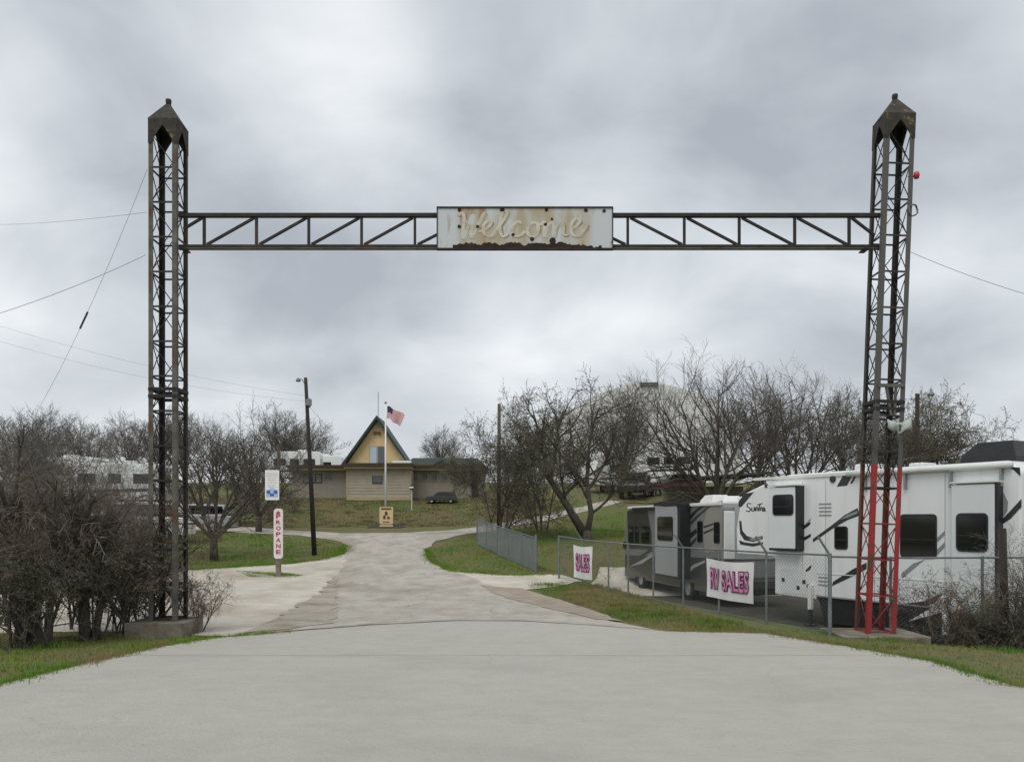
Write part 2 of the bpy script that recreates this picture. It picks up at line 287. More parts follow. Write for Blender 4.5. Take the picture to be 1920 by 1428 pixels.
# ------------------------------------------------------------------ mesh builder
class MB:
    def __init__(s): s.v = []; s.f = []
    def add(s, vs, fs):
        o = len(s.v); s.v.extend(vs); s.f.extend([tuple(i + o for i in f) for f in fs]); return s
    def box(s, x0, x1, y0, y1, z0, z1):
        return s.add([(x0,y0,z0),(x1,y0,z0),(x1,y1,z0),(x0,y1,z0),(x0,y0,z1),(x1,y0,z1),(x1,y1,z1),(x0,y1,z1)],
                     [(0,3,2,1),(4,5,6,7),(0,1,5,4),(1,2,6,5),(2,3,7,6),(3,0,4,7)])
    def bar(s, p, q, w, h=None, up=(0, 0, 1)):
        h = h or w; p = Vector(p); q = Vector(q); d = (q - p).normalized(); u = Vector(up)
        if abs(d.dot(u)) > 0.97: u = Vector((0, 1, 0))
        a = d.cross(u).normalized() * w / 2; b = a.cross(d).normalized() * h / 2
        vs = [tuple(e_ + i * a + j * b) for e_ in (p, q) for i, j in ((-1,-1),(1,-1),(1,1),(-1,1))]
        return s.add(vs, [(0,1,2,3),(7,6,5,4),(0,4,5,1),(1,5,6,2),(2,6,7,3),(3,7,4,0)])
    def tube(s, pts, rad, n=6, cap=True):
        o = len(s.v); k = len(pts); pts = [Vector(p) for p in pts]
        if not isinstance(rad, (list, tuple)): rad = [rad] * k
        d0 = (pts[1] - pts[0]); a = d0.orthogonal().normalized()
        cs = [(math.cos(2*math.pi*j/n), math.sin(2*math.pi*j/n)) for j in range(n)]
        for i in range(k):
            d = (pts[min(i+1, k-1)] - pts[max(i-1, 0)])
            if d.length < 1e-9: d = d0
            d.normalize(); a = a - d * a.dot(d)
            if a.length < 1e-6: a = d.orthogonal()
            a.normalize(); b = d.cross(a); r = rad[i]; p = pts[i]
            for c, q in cs: s.v.append((p.x + (a.x*c + b.x*q)*r, p.y + (a.y*c + b.y*q)*r, p.z + (a.z*c + b.z*q)*r))
        for i in range(k - 1):
            for j in range(n):
                j2 = (j + 1) % n; s.f.append((o+i*n+j, o+i*n+j2, o+(i+1)*n+j2, o+(i+1)*n+j))
        if cap and n > 3:
            s.f.append(tuple(o + j for j in reversed(range(n)))); s.f.append(tuple(o + (k-1)*n + j for j in range(n)))
        return s
    def prism(s, poly, y0, y1):
        """polygon in (x, z) extruded from y0 to y1 (y0 = front)"""
        ar = sum(poly[i][0]*poly[(i+1) % len(poly)][1] - poly[(i+1) % len(poly)][0]*poly[i][1] for i in range(len(poly)))
        if ar < 0: poly = poly[::-1]
        n = len(poly); vs = [(x, y0, z) for x, z in poly] + [(x, y1, z) for x, z in poly]
        return s.add(vs, [tuple(range(n)), tuple(reversed(range(n, 2*n)))] + [(i, n+i, n+(i+1) % n, (i+1) % n) for i in range(n)])
    def lathe(s, prof, n, axis='y', c=(0, 0, 0)):
        o = len(s.v)
        for a in range(n):
            t = 2*math.pi*a/n; co, si = math.cos(t), math.sin(t)
            for r, h in prof:
                s.v.append((c[0]+r*co, c[1]+h, c[2]+r*si) if axis == 'y' else (c[0]+r*co, c[1]+r*si, c[2]+h))
        k = len(prof)
        for a in range(n):
            b = (a + 1) % n
            for i in range(k - 1): s.f.append((o+a*k+i, o+a*k+i+1, o+b*k+i+1, o+b*k+i))
        return s
    def mesh(s, name, m, smooth=False):
        me = bpy.data.meshes.new(name); me.from_pydata(s.v, [], s.f); me.materials.append(m)
        if smooth: me.polygons.foreach_set('use_smooth', [True] * len(me.polygons))
        me.update(); return me
    def build(s, name, m, parent=None, smooth=False, bevel=0.0, off=None):
        if off is not None:
            ox, oy, oz = off; s.v = [(x-ox, y-oy, z-oz) for x, y, z in s.v]
        o = bpy.data.objects.new(name, s.mesh(name, m, smooth)); COL.objects.link(o)
        if parent: o.parent = parent
        if bevel:
            b = o.modifiers.new('bevel', 'BEVEL'); b.width = bevel; b.segments = 3; b.limit_method = 'ANGLE'; b.angle_limit = R(40)
        return o
def tag(o, label=None, cat=None, group=None, kind=None):
    if label: o['label'] = label
    if cat: o['category'] = cat
    if group: o['group'] = group
    if kind: o['kind'] = kind
    return o
def thing(name, label, cat, loc=(0, 0, 0), rz=0.0, group=None):
    o = bpy.data.objects.new(name, None); COL.objects.link(o); o.location = loc; o.rotation_euler = (0, 0, rz); o.empty_display_size = 0.2
    return tag(o, label, cat, group)
def inst(name, me, parent=None, loc=(0, 0, 0), rot=(0, 0, 0), scale=(1, 1, 1)):
    o = bpy.data.objects.new(name, me); COL.objects.link(o); o.parent = parent; o.location = loc; o.rotation_euler = rot; o.scale = scale; return o
def copy_tree(o, parent=None):
    c = o.copy(); COL.objects.link(c); c.parent = parent
    for ch in list(o.children): copy_tree(ch, c)
    return c
def rrect(x0, x1, z0, z1, r, n=4):
    out = []
    for cx, cz, a0 in ((x1-r, z1-r, 0), (x0+r, z1-r, 90), (x0+r, z0+r, 180), (x1-r, z0+r, 270)):
        for i in range(n + 1):
            a = R(a0 + 90*i/n); out.append((cx + r*math.cos(a), cz + r*math.sin(a)))
    return out
def textpoly(txt, width, height, offset=0.0, depth=0.004):
    """built-in font outlines as mesh, scaled to width x height, centred; returns (verts2d+depth, faces)"""
    cu = bpy.data.curves.new('t', 'FONT'); cu.body = txt; cu.align_x = 'CENTER'; cu.extrude = 0.0; cu.offset = offset; cu.resolution_u = 3
    ob = bpy.data.objects.new('t', cu); COL.objects.link(ob); bpy.context.view_layer.update()
    me = bpy.data.meshes.new_from_object(ob.evaluated_get(bpy.context.evaluated_depsgraph_get()))
    vs = [v.co.copy() for v in me.vertices]; fs = [tuple(p.vertices) for p in me.polygons]
    bpy.data.objects.remove(ob); bpy.data.curves.remove(cu); bpy.data.meshes.remove(me)
    x0 = min(v.x for v in vs); x1 = max(v.x for v in vs); y0 = min(v.y for v in vs); y1 = max(v.y for v in vs)
    return [((v.x-(x0+x1)/2)/(x1-x0)*width, (v.y-(y0+y1)/2)/(y1-y0)*height) for v in vs], fs
def text_mb(txt, width, height, cx, cz, y0, offset=0.0):
    vs, fs = textpoly(txt, width, height, offset); mb = MB()
    return mb.add([(cx+x, y0, cz+z) for x, z in vs], fs)
def ribbon(mb, pts, w, y0, y1):
    """flat stroke in the xz plane with thickness y0..y1, as one continuous strip"""
    n = len(pts); o = len(mb.v)
    for i in range(n):
        a = pts[max(0, i-1)]; b = pts[min(n-1, i+1)]; dx, dz = b[0]-a[0], b[1]-a[1]; l = math.hypot(dx, dz) or 1e-6
        k = w/2*(0.55+0.45*abs(dz)/l); nx, nz = -dz/l*k, dx/l*k
        yy = y0 - 0.0012*i/n          # later parts of a stroke lie a hair above earlier ones
        mb.v += [(pts[i][0]-nx, yy, pts[i][1]-nz), (pts[i][0]+nx, yy, pts[i][1]+nz), (pts[i][0]+nx, y1, pts[i][1]+nz), (pts[i][0]-nx, y1, pts[i][1]-nz)]
    for i in range(n-1):
        p = o+i*4; q = p+4
        for k in range(3 if False else 4): mb.f.append((p+k, q+k, q+(k+1) % 4, p+(k+1) % 4))
def smooth_path(pts, n=5):
    out = []
    for i in range(len(pts) - 1):
        p0 = pts[max(0, i-1)]; p1 = pts[i]; p2 = pts[i+1]; p3 = pts[min(len(pts)-1, i+2)]
        for k in range(n):
            t = k / n
            out.append(tuple(0.5*((2*p1[j]) + (-p0[j]+p2[j])*t + (2*p0[j]-5*p1[j]+4*p2[j]-p3[j])*t*t + (-p0[j]+3*p1[j]-3*p2[j]+p3[j])*t**3) for j in range(len(p1))))
    out.append(tuple(pts[-1])); return out

# ================================================================== the setting
rg = random.Random(5)
def lines(segs):
    out = []
    for a, b, st in segs:
        n = max(1, round((b-a)/st)); out += [a + (b-a)*i/n for i in range(n)]
    return out + [segs[-1][1]]
xs = lines([(-600, -120, 60), (-120, -40, 8), (-40, 40, 0.5), (40, 120, 8), (120, 600, 60)])
ys = lines([(-200, -10, 30), (-10, 70, 0.5), (70, 130, 6), (130, 900, 70)])
gb = MB(); nx = len(xs)
for y in ys:
    for x in xs: gb.v.append((x, y, T(x, y)))
for j in range(len(ys) - 1):
    for i in range(nx - 1): gb.f.append((j*nx+i, j*nx+i+1, (j+1)*nx+i+1, (j+1)*nx+i))
tag(gb.build('ground', M_GROUND, smooth=True), kind='structure')

def rough_edge(poly, amp, step=0.8, seed=1):
    r = random.Random(seed); out = []
    for i in range(len(poly)):
        a = poly[i]; b = poly[(i+1) % len(poly)]; l = math.hypot(b[0]-a[0], b[1]-a[1]); n = max(1, int(l/step))
        for k in range(n):
            t = k/n; out.append((a[0]+(b[0]-a[0])*t + r.uniform(-amp, amp), a[1]+(b[1]-a[1])*t + r.uniform(-amp, amp)))
    return out
def sheet(name, poly, m, lift, step=0.5, skirt=0.0, ymax=None):
    bm = bmesh.new(); vs = [bm.verts.new((x, y, 0)) for x, y in poly]
    for tri in tessellate_polygon([[Vector((x, y, 0)) for x, y in poly]]):
        try: bm.faces.new([vs[i] for i in tri])
        except ValueError: pass
    x0 = min(p[0] for p in poly); x1 = max(p[0] for p in poly); y0 = min(p[1] for p in poly); y1 = max(p[1] for p in poly)
    def cuts(a, b):
        k = math.floor(a/step) + 1; o = []
        while k*step < b:
            if abs(k*step) < 40 or k % 8 == 0: o.append(k*step)
            k += 1
        return o
    for c in cuts(x0, x1): bmesh.ops.bisect_plane(bm, geom=bm.verts[:]+bm.edges[:]+bm.faces[:], plane_co=(c, 0, 0), plane_no=(1, 0, 0))
    for c in cuts(y0, y1): bmesh.ops.bisect_plane(bm, geom=bm.verts[:]+bm.edges[:]+bm.faces[:], plane_co=(0, c, 0), plane_no=(0, 1, 0))
    bmesh.ops.recalc_face_normals(bm, faces=bm.faces[:])
    if sum(f.normal.z for f in bm.faces) < 0: bmesh.ops.reverse_faces(bm, faces=bm.faces[:])
    if skirt:
        be = [e_ for e_ in bm.edges if len(e_.link_faces) == 1]
        ex = bmesh.ops.extrude_edge_only(bm, edges=be); nv = {g for g in ex['geom'] if isinstance(g, bmesh.types.BMVert)}
    else: nv = set()
    for v in bm.verts: v.co.z = T(v.co.x, v.co.y) + lift - (skirt if v in nv else 0)
    me = bpy.data.meshes.new(name); bm.to_mesh(me); bm.free(); me.materials.append(m)
    o = bpy.data.objects.new(name, me); COL.objects.link(o); return tag(o, kind='structure')
# concrete apron in front of the gate
SLAB = [(-40, -8), (40, -8), (40, 1.5), (14, 4.2), (8.2, 6.2), (6.2, 8.4), (5.85, 9.3), (5.95, 11.3), (5.45, 13.0), (4.75, 15.0), (2.95, 15.35), (1.6, 16.3), (0.2, 17.0),
        (-1.2, 17.05), (-2.9, 16.3), (-4.3, 15.2), (-5.35, 14.2), (-5.72, 13.0), (-5.95, 11.0), (-6.05, 9.0), (-6.6, 7.8), (-8.6, 6.2), (-14, 4.2), (-40, 1.5)]
sheet('concrete_driveway', SLAB, M_SLAB, 0.035, skirt=0.10)
M_JOINT = mat('joint_sealant', (0.235, 0.225, 0.19), 0.95, col2=(0.30, 0.29, 0.25), scale=3)
for yj, xa, xb in ((11.9, -5.75, 5.7),):
    n_ = 26; bot = [(xa+(xb-xa)*i/n_, yj+0.02*math.sin(i*1.7)) for i in range(n_+1)]; tp = [(x, y+0.016) for x, y in bot]
    sheet('control_joint', bot+tp[::-1], M_JOINT, 0.0395)
# gravel lot on the left, behind the thicket
gl_px = [(380, 1196), (350, 1120), (352, 1068), (470, 1062), (560, 1056), (640, 1040), (690, 1050), (690, 1178), (520, 1190)]
gl_ = [ray(*p) for p in gl_px]
GRAV_L = rough_edge([(-5.3, 14.6), (-7.4, 15.6), (-24, 16.5), (-34, 20), (-34, 29.5), (-20, 30)] + gl_[2:7] + [(-2.0, 17.5), (-3.6, 16.2)], 0.12, seed=2)
sheet('gravel_lot', GRAV_L, M_GRAVEL, 0.012)
# worn road from the apron to the junction, and its two branches
rd_px = [(470, 1193), (540, 1150), (600, 1118), (628, 1085), (648, 1052), (646, 1030), (640, 1016), (560, 1004), (470, 1000), (380, 994), (300, 990), (180, 984),
         (180, 976), (300, 980), (420, 984), (520, 992), (640, 1000), (760, 999), (870, 991), (960, 975), (1040, 962), (1090, 950), (1140, 938), (1170, 940),
         (1110, 956), (1060, 968), (960, 986), (880, 1001), (820, 1014), (798, 1030), (800, 1048), (835, 1068), (880, 1082), (960, 1112), (1060, 1140), (1150, 1166), (1260, 1190)]
rd = [ray(*p) for p in rd_px]
ROAD = rough_edge(rd + [(1.6, 15.6), (0.2, 16.2), (-1.2, 16.2), (-2.9, 15.6)], 0.09, step=0.9, seed=3)
sheet('road', ROAD, M_ROAD, 0.024)
# gravel drive and lot on the right where the trailers stand
dr = [ray(*p) for p in [(838, 1068), (930, 1078), (1045, 1077), (1045, 1100), (960, 1108), (880, 1092)]]
sheet('gravel_drive', rough_edge([dr[0], dr[1], dr[2], (3.0, 33.6), (4.0, 36.5), (9, 37), (24, 37), (24, 31.5), (7, 30.5), (3.2, 29.5), dr[3], dr[4], dr[5]], 0.1, seed=4), M_GRAVEL, 0.016)
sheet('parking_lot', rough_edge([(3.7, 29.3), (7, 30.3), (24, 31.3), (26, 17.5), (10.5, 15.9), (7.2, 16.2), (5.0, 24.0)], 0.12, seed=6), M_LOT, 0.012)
# bare dirt where cars cut the corner
dz = [ray(*p) for p in [(900, 1098), (975, 1104), (1040, 1122), (1110, 1145), (1165, 1166), (1120, 1163), (1020, 1140), (950, 1122)]]
sheet('dirt_shoulder', rough_edge(dz, 0.06, step=0.5, seed=8), M_DIRT, 0.034)

lane = [ray(*p) for p in [(455, 1190), (545, 1145), (600, 1112), (628, 1080), (634, 1100), (626, 1140), (622, 1170), (540, 1181)]]
sheet('worn_shoulder', rough_edge(lane, 0.13, step=0.4, seed=18), M_SHOULD, 0.033)
edge = [(-4.4, 15.25), (-2.95, 16.36), (-1.2, 17.1), (0.2, 17.05), (1.6, 16.35), (2.95, 15.4)]
sheet('joint_dirt', rough_edge(edge + [(2.95, 15.5), (1.6, 16.5), (0.2, 17.2), (-1.2, 17.4), (-2.95, 16.62), (-4.4, 15.42)], 0.03, step=0.3, seed=19), M_SHOULD, 0.038)
def inpoly(x, y, poly):
    c = False; j = len(poly) - 1
    for i in range(len(poly)):
        xi, yi = poly[i]; xj, yj = poly[j]
        if (yi > y) != (yj > y) and x < (xj-xi)*(y-yi)/(yj-yi)+xi: c = not c
        j = i
    return c
PAVED = [SLAB, GRAV_L, ROAD]
def blades(name, label, region, n, h, w, m, seed, cat='grass', avoid=True, lean=0.5):
    r = random.Random(seed); mb = MB(); x0 = min(p[0] for p in region); x1 = max(p[0] for p in region); y0 = min(p[1] for p in region); y1 = max(p[1] for p in region)
    k = 0; tries = 0
    while k < n and tries < n*8:
        tries += 1; x = r.uniform(x0, x1); y = r.uniform(y0, y1)
        if not inpoly(x, y, region): continue
        if avoid and any(inpoly(x, y, q) for q in PAVED): continue
        k += 1; z = T(x, y) - 0.01
        for _ in range(3):
            a = r.uniform(0, 6.283); hh = h*r.uniform(0.45, 1.25)*(0.65+0.75*max(0.0, math.sin(x*2.3+1.7*math.sin(y*1.9))*math.sin(y*2.9+1.3*math.sin(x*1.3)))**1.0*1.6); ww = w*r.uniform(0.7, 1.3); bx = x + r.uniform(-.04, .04); by = y + r.uniform(-.04, .04)
            lx = r.uniform(-lean, lean)*hh; ly = r.uniform(-lean, lean)*hh; ca, sa = math.cos(a)*ww, math.sin(a)*ww; o = len(mb.v)
            mb.v += [(bx-ca, by-sa, z), (bx+ca, by+sa, z), (bx+lx, by+ly, z+hh)]; mb.f.append((o, o+1, o+2))
    return tag(mb.build(name, m), label, cat, kind='stuff')
blades('verge_grass', 'short green grass on the verge left of the concrete apron', [(-13, 6.3), (-6.0, 8.0), (-5.3, 14.9), (-8, 15.9), (-14, 16.5), (-16, 10)], 16000, 0.075, 0.006, M_GRASS, 11)
blades('verge_grass', 'dry yellow grass on the verge right of the concrete apron', [(13, 6.0), (5.8, 8.6), (4.3, 15.6), (9.0, 16.5), (14, 16.5), (16, 10)], 16000, 0.065, 0.006, M_DRYGRASS, 12)
isl = [ray(*p) for p in [(640, 1018), (648, 1034), (610, 1048), (540, 1056), (430, 1064), (350, 1068), (300, 1060), (200, 1040), (180, 992), (300, 994), (430, 1000), (560, 1008)]]
blades('lawn_grass', 'green lawn grass left of the road around the dark utility pole', isl, 15000, 0.085, 0.011, M_GRASS, 13)
isr = [ray(*p) for p in [(800, 1034), (806, 1052), (850, 1070), (960, 1079), (1045, 1076), (1170, 1050), (1170, 960), (1060, 975), (960, 992), (860, 1010)]]
blades('lawn_grass', 'green and straw coloured grass right of the road around the slatted fence', isr, 15000, 0.085, 0.011, M_GRASS, 14)
blades('bank_grass', 'dry brown grass on the bank below the house', [(-30, 50.8), (-16, 51.3), (-6, 51.4), (2.0, 53.5), (4.5, 58), (3, 61.5), (-30, 61.5)], 30000, 0.09, 0.012, M_BANKG, 15)
def edge_tufts(name, label, path, n, h, m, seed, spread=0.13):
    r = random.Random(seed); mb = MB(); sg = [(path[i], path[i+1]) for i in range(len(path)-1)]; ln = [math.hypot(b[0]-a[0], b[1]-a[1]) for a, b in sg]
    for _ in range(n):
        a, b = r.choices(sg, ln)[0]; t = r.random(); cx_ = a[0]+(b[0]-a[0])*t+r.gauss(0, spread)*abs(math.sin(t*9+a[0]*5)); cy_ = a[1]+(b[1]-a[1])*t+r.gauss(0, spread*.8)*abs(math.sin(t*9+a[0]*5)); z = T(cx_, cy_)
        for _ in range(5):
            hh = h*r.uniform(.4, 1.3); an = r.uniform(0, 6.28); bx, by = cx_+r.gauss(0, .03), cy_+r.gauss(0, .03); ca, sa = math.cos(an)*.006, math.sin(an)*.006; o = len(mb.v)
            mb.v += [(bx-ca, by-sa, z), (bx+ca, by+sa, z), (bx+r.uniform(-.6, .6)*hh, by+r.uniform(-.6, .6)*hh, z+hh+.03)]; mb.f.append((o, o+1, o+2))
    return tag(mb.build(name, m), label, 'grass', kind='stuff')
edge_tufts('edge_grass', 'ragged grass growing over the left edge of the concrete apron', SLAB[15:22], 1500, .07, M_GRASS, 31)
edge_tufts('edge_grass', 'ragged dry grass growing over the right edge of the concrete apron', SLAB[4:11], 1500, .06, M_DRYGRASS, 32)
edge_tufts('edge_grass', 'ragged grass along the right edge of the road', [ray(*p) for p in ((800, 1030), (804, 1050), (850, 1072), (960, 1079), (1040, 1077))], 1200, .08, M_GRASS, 33, .2)
edge_tufts('edge_grass', 'ragged grass along the front edge of the left lawn', [ray(*p) for p in ((645, 1022), (648, 1036), (600, 1050), (520, 1058), (430, 1064), (350, 1069))], 1400, .08, M_GRASS, 34, .2)
sgr = [ray(*p) for p in [(985, 1098), (1060, 1092), (1150, 1105), (1300, 1145), (1420, 1178), (1560, 1208), (1480, 1192), (1260, 1186), (1150, 1160), (1050, 1125)]]
blades('fence_grass', 'mixed green and straw grass strip along the foot of the chain-link fence', sgr, 9000, 0.085, 0.007, M_DRYGRASS, 16)
pg = [ray(*p) for p in [(440, 1070), (520, 1072), (572, 1079), (540, 1084), (470, 1082)]]
blades('sign_grass', 'small tongue of green grass at the foot of the propane sign', pg, 1800, 0.07, 0.008, M_GRASS, 17, avoid=False)

# ================================================================== gateway
def angle_leg(mb, x, y, sx, sy, z0, z1, a=0.085, t=0.012):
    """L section, corner at (x,y), flanges running inwards sx, sy"""
    mb.prism([], 0, 0) if False else None
    mb.box(min(x, x+sx*a), max(x, x+sx*a), min(y, y+sy*t), max(y, y+sy*t), z0, z1)
    mb.box(min(x, x+sx*t), max(x, x+sx*t), min(y+sy*t, y+sy*a), max(y+sy*t, y+sy*a), z0, z1)
def lattice_tower(loc, label, w, z0, zt, lean, red):
    t = thing('lattice_tower', label, 'tower', loc); t.rotation_euler = (0, lean, 0)
    hw = w/2; zc = zt - 0.78
    split = 3.18
    for sx in (-1, 1):
        for sy in (-1, 1):
            mb = MB(); front = sy < 0
            if red:
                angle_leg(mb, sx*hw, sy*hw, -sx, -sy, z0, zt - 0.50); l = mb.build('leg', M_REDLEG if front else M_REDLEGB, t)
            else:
                angle_leg(mb, sx*hw, sy*hw, -sx, -sy, z0, zt - 0.50); mb.build('leg', M_STEEL if front else M_STEELD, t)  # rear legs take the darker steel to stand for their shade
    n = 14; ph = (zc - z0) / n; inn = hw - 0.014
    hm = MB(); hm.box(-inn, inn, -0.012, 0.004, -0.016, 0.016); hme = hm.mesh('horizontal_brace', M_STEELD)
    hmr = MB(); hmr.box(-inn, inn, -0.012, 0.004, -0.014, 0.014); hmer = hmr.mesh('horizontal_brace', M_REDOLD)
    dm = MB(); g = 0.02; dm.tube([(-inn+0.03, 0, -ph/2+g), (inn-0.03, 0, ph/2-g)], 0.0095, 5); dme = dm.mesh('diagonal_brace', M_STEELD)
    dm = MB(); dm.tube([(-inn+0.03, 0, -ph/2+g), (inn-0.03, 0, ph/2-g)], 0.0095, 5); dmer = dm.mesh('diagonal_brace', M_REDOLD)
    for k in range(n):
        zb = z0 + k*ph; zm = zb + ph/2; rd_ = red and zb + ph < split + 0.1
        for f in range(4):
            a = f*math.pi/2; c, s_ = math.cos(a), math.sin(a)
            def put(nm, me, z, dpt, mir=1):
                rx = 0 - (hw - dpt)*-s_; ry = -(hw - dpt)*c
                inst(nm, me, t, ((hw-dpt)*s_, -(hw-dpt)*c, z), (0, 0, a), (mir, 1, 1))
            put('horizontal_brace', hmer if rd_ else hme, zb + 0.03, 0.02)
            put('diagonal_brace', dmer if rd_ else dme, zm + 0.03, 0.030, 1 if (k % 2 == 0) else -1)
            if f in (1, 3): put('diagonal_brace', dmer if rd_ else dme, zm + 0.03, 0.050, -1 if (k % 2 == 0) else 1)
    # splice frame part way up
    zs = z0 + 4.15
    for f in range(4):
        a = f*math.pi/2; mb = MB(); mb.box(-inn, inn, -0.012, 0.02, -0.03, 0.03)
        for dz_ in (0, 0.13): inst('splice_plate', mb.mesh('splice_plate', M_STEELD), t, ((hw+0.004)*math.sin(a), -(hw+0.004)*math.cos(a), zs + dz_), (0, 0, a))
    # sheet metal cap: arched side panels and pyramid roof
    cw = hw + 0.004; ze = zt - 0.50
    arch = [(-cw, ze), (-cw, ze-0.46), (-cw+0.05, ze-0.46)] + [(-cw+0.05 + (2*cw-0.10)*i/10, ze-0.46 + 0.34*(1-abs(i/5-1)**1.15)) for i in range(1, 10)] + [(cw-0.05, ze-0.46), (cw, ze-0.46), (cw, ze)]
    pm = MB(); pm.v = []; 
    n_ = len(arch)
    # fan strips down from the eave line so that the concave outline stays clean
    for i in range(1, n_-2):
        (xa, za), (xb, zb_) = arch[i], arch[i+1]
        if abs(xa-xb) < 1e-5: continue
        pm.prism([(xa, za), (xb, zb_), (xb, ze), (xa, ze)], -0.008, 0.008)
    pme = pm.mesh('cap_panel', M_CAP)
    for f in range(4):
        a = f*math.pi/2; inst('cap_panel', pme, t, ((cw-0.008*(f % 2))*math.sin(a), -(cw-0.008*(f % 2))*math.cos(a), 0), (0, 0, a))
    rb = MB(); e2 = cw + 0.0085
    rb.add([(-e2,-e2,ze),(e2,-e2,ze),(e2,e2,ze),(-e2,e2,ze),(0,0,zt-0.06)], [(0,1,4),(1,2,4),(2,3,4),(3,0,4),(3,2,1,0)])
    rf = rb.build('cap_roof', M_CAP, t)
    fb = MB(); fb.lathe([(0.0, -0.10), (0.045, -0.08), (0.055, 0.0), (0.05, 0.03), (0.0, 0.05)], 10, 'z', (0, 0, zt-0.05)); fb.build('finial', M_STEELD, rf, smooth=True)
    return t
TL = (-6.44, 15.0); TR = (6.80, 15.0)
zfl = 0.29
lattice_tower((TL[0], TL[1], 0), 'left lattice gate tower of dark weathered steel with pointed cap', 0.52, zfl, 10.05, 0.0, False)
lattice_tower((TR[0], TR[1], 0), 'right lattice gate tower with red painted lower legs, leaning outwards', 0.54, 0.06, 10.15, R(2.15), True)
fb = MB(); fb.box(-0.60, 0.46, -0.50, 0.50, -0.30, 0.0); fo = fb.build('concrete_footing', M_FOOT, bevel=0.02); fo.location = (TL[0], TL[1], zfl - 0.001)
tag(fo, 'stained concrete block under the left gate tower', 'footing', 'tower footings')
fb = MB(); fb.box(-0.80, 0.74, -0.62, 0.62, -0.42, 0.0); fo = fb.build('concrete_footing', M_FOOT, bevel=0.02); fo.location = (TR[0], TR[1], 0.058)
tag(fo, 'low grey concrete pad under the red legged gate tower', 'footing', 'tower footings')

# crossbeam truss between the towers
zT, zB, YB = 7.86, 7.265, 15.0
bx0, bx1 = TL[0] + 0.20, 6.90
bt = thing('crossbeam_truss', 'long dark steel truss beam spanning between the two gate towers', 'beam', (0, YB, zB))
MB().box(bx0, bx1, -0.05, 0.05, -0.032, 0.032).build('top_chord', M_STEELD, bt, off=(0, 0, -(zT-zB)))
MB().box(bx0, bx1, -0.05, 0.05, -0.036, 0.036).build('bottom_chord', M_STEELD, bt)
bc = MB(); bc.box(bx0, bx1, -0.09, 0.02, -0.052, -0.038); bc.build('bottom_flange', M_STEEL, bt)
H = zT - zB
vm = MB(); vm.box(-0.022, 0.022, -0.03, 0.03, 0.037, H-0.033); vme = vm.mesh('truss_post', M_STEELD)
vl = [(p-960)/100.0 for p in (383, 481, 579, 678, 778)]; vr = [(p-960)/100.0 for p in (1177, 1283, 1386, 1490, 1592)]
for x in vl + vr: inst('truss_post', vme, bt, (x, 0, 0))
def tdiag(xa, za, xb, zb_): MB().bar((xa, 0, za), (xb, 0, zb_), 0.045, 0.042, up=(0, 1, 0)).build('truss_diagonal', M_STEELD, bt)
lo_, hi_ = 0.05, H-0.045
vle = vl + [-0.82]
for i in range(4): tdiag(vl[i]+0.05, lo_, vl[i+1]-0.04, hi_)
tdiag(bx0+0.08, 0.34, vl[0]-0.04, hi_); tdiag(vl[4]+0.05, lo_, -1.20, 0.34)
for i in range(4): tdiag(vr[i]+0.05, hi_, vr[i+1]-0.04, lo_)
tdiag(vr[4]+0.05, hi_, 6.80, 0.22); tdiag(1.60, 0.30, vr[0]-0.04, lo_)
for x in (-6.12, 6.60):
    MB().box(x-0.05, x+0.05, -0.12, 0.12, -0.075, -0.053).build('seat_bracket', M_STEELD, bt)

# welcome panel
sx0, sx1, sz0, sz1 = (820-960)/100.0, (1148-960)/100.0, EYE+(975-472)/100.0, EYE+(975-394)/100.0
swc = (sx0+sx1)/2; wsh = (sx1-sx0)/2; hs = sz1-sz0
ws = thing('welcome_sign', 'rusted white welcome panel with faded script lettering on the crossbeam', 'sign', (swc, YB-0.13, sz0))
MB().box(-wsh+0.02, wsh-0.02, -0.012, 0.012, 0.012, hs-0.012).build('panel', M_PANEL, ws)
fr = MB(); fr.box(-wsh, wsh, -0.03, 0.05, hs-0.02, hs+0.008); fr.build('top_edge', M_STEELD, ws)
fr = MB(); fr.box(-wsh, wsh, -0.03, 0.05, -0.008, 0.02); fr.build('bottom_edge', M_STEELD, ws)
for x in (-wsh, wsh-0.02):
    fr = MB(); fr.box(x, x+0.02, -0.028, 0.048, 0.02, hs-0.02); fr.build('end_edge', M_STEELD, ws)
fr = MB(); fr.box(-wsh+0.03, wsh-0.03, 0.03, 0.07, 0.08, 0.13); fr.box(-wsh+0.03, wsh-0.03, 0.03, 0.07, hs-0.13, hs-0.08); fr.build('backing_rail', M_STEELD, ws)
# eaten-away lower edge
r = random.Random(3); rb = MB(); x = -1.34; top = []
while x < 1.45:
    top.append((x, 0.075 + 0.045*abs(math.sin(x*7.3)) + r.uniform(-0.02, 0.02) - (0.04 if x > 0.95 else 0))); x += 0.035
for i in range(len(top)-1):
    rb.prism([(top[i][0], 0.0), (top[i+1][0], 0.0), top[i+1], top[i]], -0.018, 0.0)
rb.build('rust_edge', M_RUST, ws)
for cx, cz, rr in ((-1.22, hs-0.05, .035), (-0.42, hs-0.05, .042), (0.40, hs-0.05, .034), (1.13, hs-0.06, .038), (1.47, hs-0.07, .035), (-1.22, 0.42, .035), (-0.88, 0.42, .032),
                   (-0.22, 0.27, .032), (0.13, 0.19, .04), (0.52, 0.15, .06), (0.38, 0.46, .035), (0.50, 0.56, .025)):
    hb = MB(); hb.prism([(cx + rr*r.uniform(.75, 1.2)*math.cos(k*math.pi/4), cz + rr*r.uniform(.75, 1.2)*math.sin(k*math.pi/4)) for k in range(8)], -0.020, 0.0)
    hb.build('rust_hole', M_RUST, ws)
